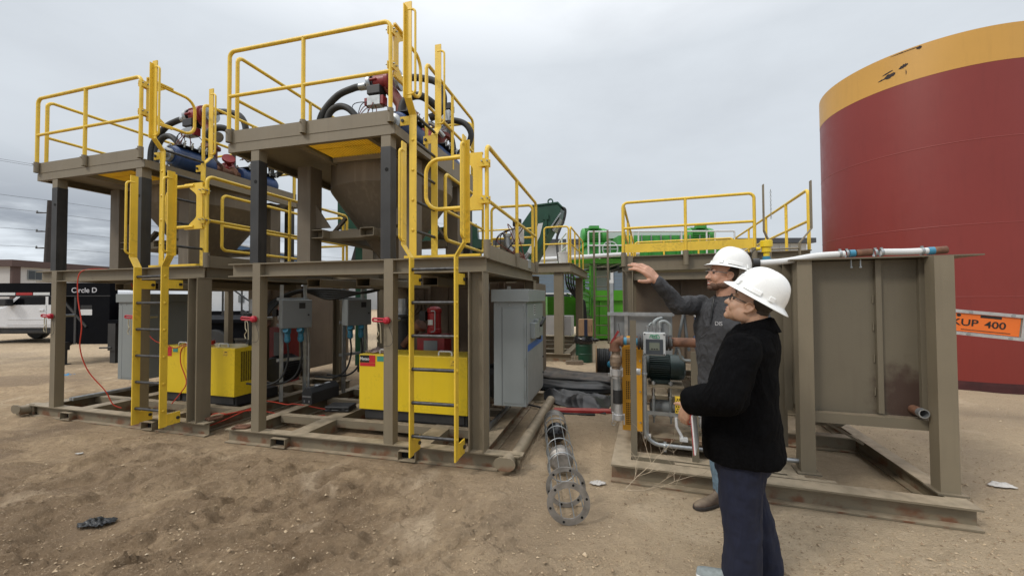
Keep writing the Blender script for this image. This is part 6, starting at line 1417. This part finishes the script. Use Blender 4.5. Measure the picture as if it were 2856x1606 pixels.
def tarp_roll(label, path, rx, rz, seed, m_):
    b = MB(); P = spline(path, 14); k = len(P); n = 44; V0 = []
    for i, p in enumerate(P):
        d = (P[min(i+1,k-1)]-P[max(i-1,0)]).normalized(); s_ = V((d.y,-d.x,0)); f = i/(k-1); e = min(1,.35+3.2*min(f,1-f)+.25)
        for j in range(n):
            a = 2*math.pi*j/n; q = 1+.22*noise.fractal(V((math.cos(a)*1.6+seed, math.sin(a)*1.6, f*1.6)),1,2,3)+.07*noise.noise(V((math.cos(a)*5,math.sin(a)*5,f*3+seed)))
            z = rz*(.75+math.sin(a)*.95)*q*e; V0.append(p+s_*(rx*math.cos(a)*q*e)+V((0,0,max(.004,z))))
    b.v = [tuple(v) for v in V0]
    for i in range(k-1):
        for j in range(n): j2 = (j+1) % n; b.af((i*n+j,i*n+j2,(i+1)*n+j2,(i+1)*n+j),True)
    b.af(range(n)); b.af([ (k-1)*n+j for j in range(n)][::-1])
    return tag_tarp(b, label, m_)
def tarp_sheet(label, A, B, C, D, seed, m_, h):
    b = MB(); nx, ny = 70, 46; rd = lambda x: 1-abs(2*(x-math.floor(x))-1)
    for j in range(ny+1):
        for i in range(nx+1):
            u, v = i/nx, j/ny; p = (V(A)*(1-u)+V(B)*u)*(1-v)+(V(D)*(1-u)+V(C)*u)*v
            w1 = noise.noise(V((u*2.2,v*2.2,seed))); w2 = noise.noise(V((u*1.6+4,v*1.6,seed)))
            e = min(1,5*min(u,1-u,v,1-v)+.12); f = (rd(u*1.3+v*.9+w1*.55)**1.5*.8+rd(u*.7-v*1.9+w2*.6+.3)**2*.6+.25*rd(u*4.2+v*2.1+w1*1.2)**2*(.5+w2))
            b.v.append((p.x+.05*w1, p.y+.05*w2, .006+max(0,f)*h*e))
    for j in range(ny):
        for i in range(nx): q = j*(nx+1)+i; b.af((q,q+1,q+nx+2,q+nx+1),True)
    return tag_tarp(b, label, m_)
M_tarp = mat('black_tarpaulin', (.022,.024,.027), .42, var=.3, vscale=5, dust=.22, dustcol=(.13,.11,.09)); M_tarp2 = mat('muddy_tarpaulin', (.026,.025,.024), .5, var=.4, vscale=6, dust=.6, dustcol=(.15,.11,.075))
tarp_roll('thick roll of muddy black tarpaulin behind the flat one', [(.2,8.0,0),(.7,7.65,0),(1.15,7.3,0),(1.55,7.15,0),(1.90,6.95,0)], .33, .125, 3.3, M_tarp2)
tarp_roll('lower fold of black tarpaulin between the roll and the flat sheet', [(.3,7.2,0),(.7,6.95,0),(1.1,6.75,0),(1.65,6.72,0)], .24, .085, 7.7, M_tarp)
tarp_sheet('crumpled dark grey tarpaulin lying over the red plank', (.25,6.75,0), (1.60,6.40,0), (1.24,5.42,0), (.62,5.95,0), 8.1, M_tarp, .115)
o = MB(); o.box(-.55,.55,-.065,.065,0,.035); o = o.build('plank', mat('red_plank', (.42,.035,.035), .6, var=.2, vscale=9, dust=.3), None, bevel=.004, loc=(1.12,5.56,.004), rotz=R(-5)); tag(o, 'red painted plank poking out from under the tarpaulin', 'plank')
m = MB(); m.tube(spline([(.05,5.9,.05),(.35,5.75,.03),(.55,5.55,.02),(.75,5.45,.012),(1.1,5.40,.012)],8),.014,7); o = m.build('ground_cable', M_rubber, None); tag(o, 'black cable curling over the end of the grey pipe', 'cable')

# ---------------------------------------------------------------- left background
t = thing('gooseneck_trailer', 'black gooseneck trailer lettered Circle D behind the left skid', 'trailer', FW, (-10.2,9.9,0))
m = MB(); m.box(-7,.40,-.1,.1,1.66,1.985); m.box(-.36,.42,-.12,.12,.50,1.659); m.build('neck', M_blkt, t)
m = MB(); m.extr([(-1.0,1.655),(-.45,1.655),(-.37,1.2),(-.37,.52),(-1.05,.50),(-1.05,1.25)],(0,.0,0),(1,0,0),(0,0,1),(0,1.4,0)); m.build('tool_well', M_blkt, t)
m = MB(); m.bar((-.80,-.11,1.65),(-.12,-.13,.92),.03,.05); m.box(-.42,-.37,-.14,-.121,.5,1.64); m.box(-7,.42,-.125,-.101,1.655,1.675); m.build('stiffener', M_blk, t)
text_obj('trailer_lettering','Circle D',.172,Matrix.Translation((-.22,-.104,1.80)) @ FRONT,mat('pale_lettering', (.50,.50,.53), .5, var=0),t,sx=1.05)
M_refr = mat('reflector_red', (.36,.02,.02), .4, var=0)
for k in range(8): m = MB(); m.box(-3.4+.42*k-1.0,-3.0+.42*k-1.0,-.104,-.1005,1.69,1.755); m.build('reflective_tape', M_refr if k % 2 == 0 else M_white, t)
m = MB(); m.box(-.28,.0,-.124,-.1205,1.36,1.44); m.mi = 1; m.box(-.28,.0,-.124,-.1205,1.20,1.34); m.build('warning_decal', [M_black, M_white], t)
for x in (-.72,.56): m = MB(); m.box(x-.09,x+.09,-.2,-.02,.35,1.0 if x > 0 else .55); m.box(x-.065,x+.065,-.17,-.05,.02,.36); m.box(x-.11,x+.11,-.22,.0,0,.02); m.build('landing_leg', M_blk, t)
m = MB(); m.bar((-1.2,.1,.25),(-.7,.1,.5),.04,.04); m.cyl((.3,-.22,.42),(.56,-.2,.42),.02); m.build('crank', M_blk, t)
m = MB(); m.box(.42,5.4,-.1,.1,.62,1.0); m.box(.42,5.4,2.2,2.4,.62,1.0); m.box(.42,5.4,-.2,2.5,1.0,1.08); m.build('bed', M_blkt, t)
m = MB(); m.box(.55,1.05,.0,.5,1.08,1.6); m.build('red_crate', M_red, t)
for x in (3.0,4.2):
    for y in (-.1,2.4):
        m = MB(); m.lathe([(.22,-.12),(.40,-.12),(.42,-.08),(.42,.08),(.40,.12),(.22,.12)],(x,y,.42),(0,1,0),24); q = m.build('wheel', M_rubber, t); h = MB(); h.lathe([(.22,-.10),(.22,.05),(.05,.08),(.05,-.10)],(x,y,.42),(0,1,0),18); h.build('rim', M_galv, q)

M_tw = mat('white_car_paint', (.62,.63,.65), .25, var=.02); M_tglass = mat('tinted_glass', (.003,.003,.004), .12, var=0, spec=.25)
t = thing('pickup_truck', 'white crew cab pickup parked behind the black trailer neck', 'pickup', FW, (-17.45,14.6,0))
side = [(-2.55,.62),(-2.55,1.05),(-2.45,1.22),(-1.05,1.32),(-.95,1.36),(-.30,1.94),(.0,2.0),(1.55,2.0),(1.95,1.90),(2.12,1.38),(4.1,1.36),(4.12,.66),(3.5,.62),(2.2,.55),(-.95,.55),(-2.3,.6)]
m = MB(); m.extr(side,(0,0,0),(1,0,0),(0,0,1),(0,1.95,0)); body = m.build('body', M_tw, t, bevel=.05)
def pane(pl): m = MB(); m.extr(pl,(0,-.012,0),(1,0,0),(0,0,1),(0,.010,0)); return m.build('window', M_tglass, body)
pane([(-.72,1.40),(-.62,1.48),(-.20,1.85),(.0,1.90),(.52,1.90),(.52,1.40)]); pane([(.64,1.40),(.64,1.90),(1.50,1.90),(1.68,1.84),(1.80,1.40)])
for x0, x1 in ((-.85,.56),(.60,1.9)):
    m = MB(); m.box(x0,x1,-.014,-.001,.66,1.38); d = m.build('door', M_tw, t, bevel=.01); h = MB(); h.box(x1-.24,x1-.06,-.045,-.016,1.17,1.23); h.build('handle', M_tw, d, bevel=.008); h = MB(); h.box(x0+.05,x1-.05,-.024,-.015,.86,.90); h.build('trim_strip', M_tw, d)
m = MB(); m.box(-.82,-.55,-.30,-.06,1.36,1.62); m.box(-.72,-.62,-.07,.0,1.42,1.48); m.build('side_mirror', M_black, t, bevel=.03)
m = MB(); m.box(-.9,2.2,-.10,.0,.40,.47); m.build('running_board', M_black, t); m = MB(); m.box(-2.6,4.1,.05,1.9,.35,.56); m.build('underbody', M_black, t)
for x in (-1.75,3.05):
    for y in (.06,1.75):
        m = MB(); m.lathe([(.24,-.12),(.38,-.13),(.41,-.09),(.41,.09),(.38,.13),(.24,.12)],(x,y,.41),(0,1,0),26); q = m.build('wheel', M_rubber, t); h = MB(); h.lathe([(.245,-.11),(.23,-.08),(.08,-.11),(.0,-.11)],(x,y,.41),(0,1,0),18); h.build('rim', M_alu, q)
    m = MB(); m.lathe([(.50,-.014),(.50,.0)],(x,0.0,.44),(0,1,0),26); m.build('wheel_arch', M_black, t)
m = MB(); m.box(-2.58,-2.50,.1,.55,.9,1.12); m.build('headlight', M_glass, t); m = MB(); m.box(-2.68,-2.5,0,1.95,.5,.72); m.build('bumper', M_galv, t)

t = thing('generator_trailer', 'white louvred generator on a black deck with steps, behind the left skid', 'generator', FW, (-10.4,14.2,0))
m = MB(); m.box(-.6,3.2,0,2.2,1.15,2.5); m.build('canopy', mat('white_canopy', (.60,.62,.64), .45, var=.03), t); m = MB(); m.box(-1.2,3.4,-.3,2.4,.55,1.149); m.build('deck', M_blkt, t)
m = MB()
for k in range(16): m.box(2.0,2.9,-.02,-.0005,1.3+k*.07,1.335+k*.07)
m.build('louvre', M_grey, t); m = MB(); m.box(.75,.95,-.02,-.0005,1.45,1.7); m.build('control_window', M_grey2, t); m = MB(); m.box(.45,.46,-.004,-.0005,1.2,2.45); m.box(1.6,1.61,-.004,-.0005,1.2,2.45); m.build('door_seam', M_grey, t)
for s in (0,.9): m = MB(); m.bar((1.2,-.5-s,1.15),(2.9,-.5-s,-.0),.05,.14); m.bar((1.2,-.5-s,2.1),(2.9,-.5-s,.9),.04,.04); m.bar((1.2,-.5-s,1.15),(1.2,-.5-s,2.1),.04,.04); m.bar((2.3,-.5-s,.4),(2.3,-.5-s,1.35),.04,.04); m.build('stair_stringer', M_blk, t)
for k in range(5): m = MB(); f = (k+.5)/5; m.box(1.2+1.7*f-.12,1.2+1.7*f+.12,-1.38,-.52,1.13-1.15*f-.02,1.13-1.15*f+.01); m.build('stair_tread', M_blk, t)
for x in (-.9,2.9): m = MB(); m.lathe([(.2,-.12),(.4,-.12),(.4,.12),(.2,.12)],(x,.1,.4),(0,1,0),20); m.build('wheel', M_rubber, t)

t = thing('office_building', 'low white building with a brown fascia at far left', 'building', FW, (-49.7,40,0))
m = MB(); m.box(-26,0,0,13,0,4.9); m.build('wall', M_wall, t); m = MB(); m.box(-26.4,.4,-.4,13.4,4.9,5.55); m.build('fascia', M_brown, t); m = MB(); m.box(-.12,.12,-.12,.55,0,4.899); m.build('corner_pilaster', M_brown, t)
m = MB(); m.box(.002,.06,1.2,2.5,3.62,4.62); q = m.build('window', M_grey2, t); h = MB(); h.box(.061,.075,1.28,1.82,3.7,4.54); h.box(.061,.075,1.88,2.42,3.7,4.54); h.build('pane', M_glass, q)
m = MB(); m.box(.002,.06,6.2,7.6,3.62,4.62); q = m.build('window', M_grey2, t); h = MB(); h.box(.061,.075,6.28,6.87,3.7,4.54); h.box(.061,.075,6.93,7.52,3.7,4.54); h.build('pane', M_glass, q)
for k in range(3): m = MB(); m.tube(spline([(-3.0-.3*k,-.05,3.3+.1*k),(-2.4-.2*k,-.05,3.6+.15*k),(-2.2,-.05,4.2+.1*k)]),.06,6); m.build('antler_emblem', M_brown, t)
m = MB(); m.lathe([(.3,5.55),(.3,6.0)],(-7,3,0)); m.build('roof_vent', M_wall, t)
t = thing('workshop', 'white workshop with a blue eave seen through the left skid rails', 'building', FW, (-22.5,30,0))
m = MB(); m.box(-.2,.0,0,26,0,5.4); m.box(0,22,25.8,26,0,5.4); m.build('wall', M_wsid, t); m = MB(); m.box(-.25,.35,-.3,26.2,5.4,5.9); m.box(.35,22,25.5,26.2,5.4,5.9); m.build('blue_eave', M_bfas, t); m = MB(); m.extr([(-.3,5.9),(.4,5.9),(.4,6.02),(-.3,6.02)],(0,-.4,0),(1,0,0),(0,0,1),(0,26.7,0)); m.box(.4,22,25.4,27,5.9,6.02); m.build('roof_edge', M_wsid, t)
for k in range(14): m = MB(); m.box(.001,.02,-.1,25.7,.35+.36*k,.37+.36*k); m.build('siding_line', M_grey, t)
m = MB(); m.box(6,9,25.6,25.79,0,3.6); m.build('roller_door', M_bfas, t)
t = thing('warehouse', 'long warehouse with blue lap siding below and white ribbed siding above, behind the green rig', 'building', FW, (-2,30,0))
m = MB(); m.box(0,24,.0,10,0,3.9); m.build('lower_wall', M_bsid, t); m = MB(); m.box(-.02,24.02,-.02,10,3.9,5.5); m.build('upper_wall', M_wsid, t); m = MB(); m.box(-.4,24.4,-.5,10.4,5.5,5.85); m.build('roof_edge', M_roof, t); m = MB(); m.extr([(-.4,5.85),(10.4,5.85),(5,6.5)],(-.4,0,0),(0,1,0),(0,0,1),(24.8,0,0)); m.build('roof', M_wsid, t)
for k in range(14): m = MB(); m.box(0,24,-.012,-.001,.25+.26*k,.265+.26*k); m.build('lap_shadow', M_grey2, t)
for k in range(30): m = MB(); m.box(.4+.8*k,.46+.8*k,-.06,-.021,3.9,5.5); m.build('siding_rib', M_wsid, t)
for x in (9.0,15.0): m = MB(); m.box(x,x+.55,-.08,-.013,0,3.88); m.build('white_pilaster', M_wsid, t)
m = MB(); m.box(2.8,6.4,-.06,-.013,.9,1.9); q = m.build('window', M_wsid, t); h = MB()
for k in range(3): h.box(2.95+1.18*k,3.95+1.18*k,-.075,-.062,1.0,1.8)
h.build('pane', M_glass, q)

# power line
M_pole = mat('dark_utility_pole', (.035,.028,.025), .85, var=.2, vscale=2)
t = thing('utility_pole', 'dark tapering power pole with short arms at far left', 'utility pole', FW, (-69.2,60,0))
m = MB(); m.cyl((0,0,0),(.05,0,16.4),.72,.32,n=14); m.build('pole', M_pole, t)
for z in (14.5,11.7,9.2): m = MB(); m.box(-2.0,.3,-.06,.06,z,z+.14); m.build('cross_arm', M_pole, t); m = MB(); m.lathe([(.07,0),(.12,.08),(.07,.16),(.12,.24),(.05,.34)],(-1.9,0,z+.1)); m.build('insulator', M_grey2, t)
for k, (x0, z, x1) in enumerate(((-71.1,14.75,-12),(-71.1,11.95,-10),(-69.1,16.4,-8),(-71.1,9.45,-14))):
    m = MB(); P = []
    for (xa, ya, za), (xb, yb, zb) in (((-86,8,z+.6),(x0,60,z)),((x0,60,z),(x1,150,z+1.5))):
        for i in range(13): f = i/12; P.append((xa+(xb-xa)*f, ya+(yb-ya)*f, za+(zb-za)*f-1.6*4*f*(1-f)*.6))
    m.tube(P,.022,5); o = m.build('power_line', M_black, None); tag(o, 'thin power line strung from the dark utility pole', 'power line', 'power lines on the pole')
for k, z in enumerate((25.5,24.3)):
    m = MB(); P = []
    for i in range(25): f = i/24; P.append((-100+95*f, 50+90*f, z+.9*k-2.5*4*f*(1-f)*.6))
    m.tube(P,.022,5); o = m.build('power_line', M_black, None); tag(o, 'high power line crossing the sky at left above the pole', 'power line', 'high power lines')
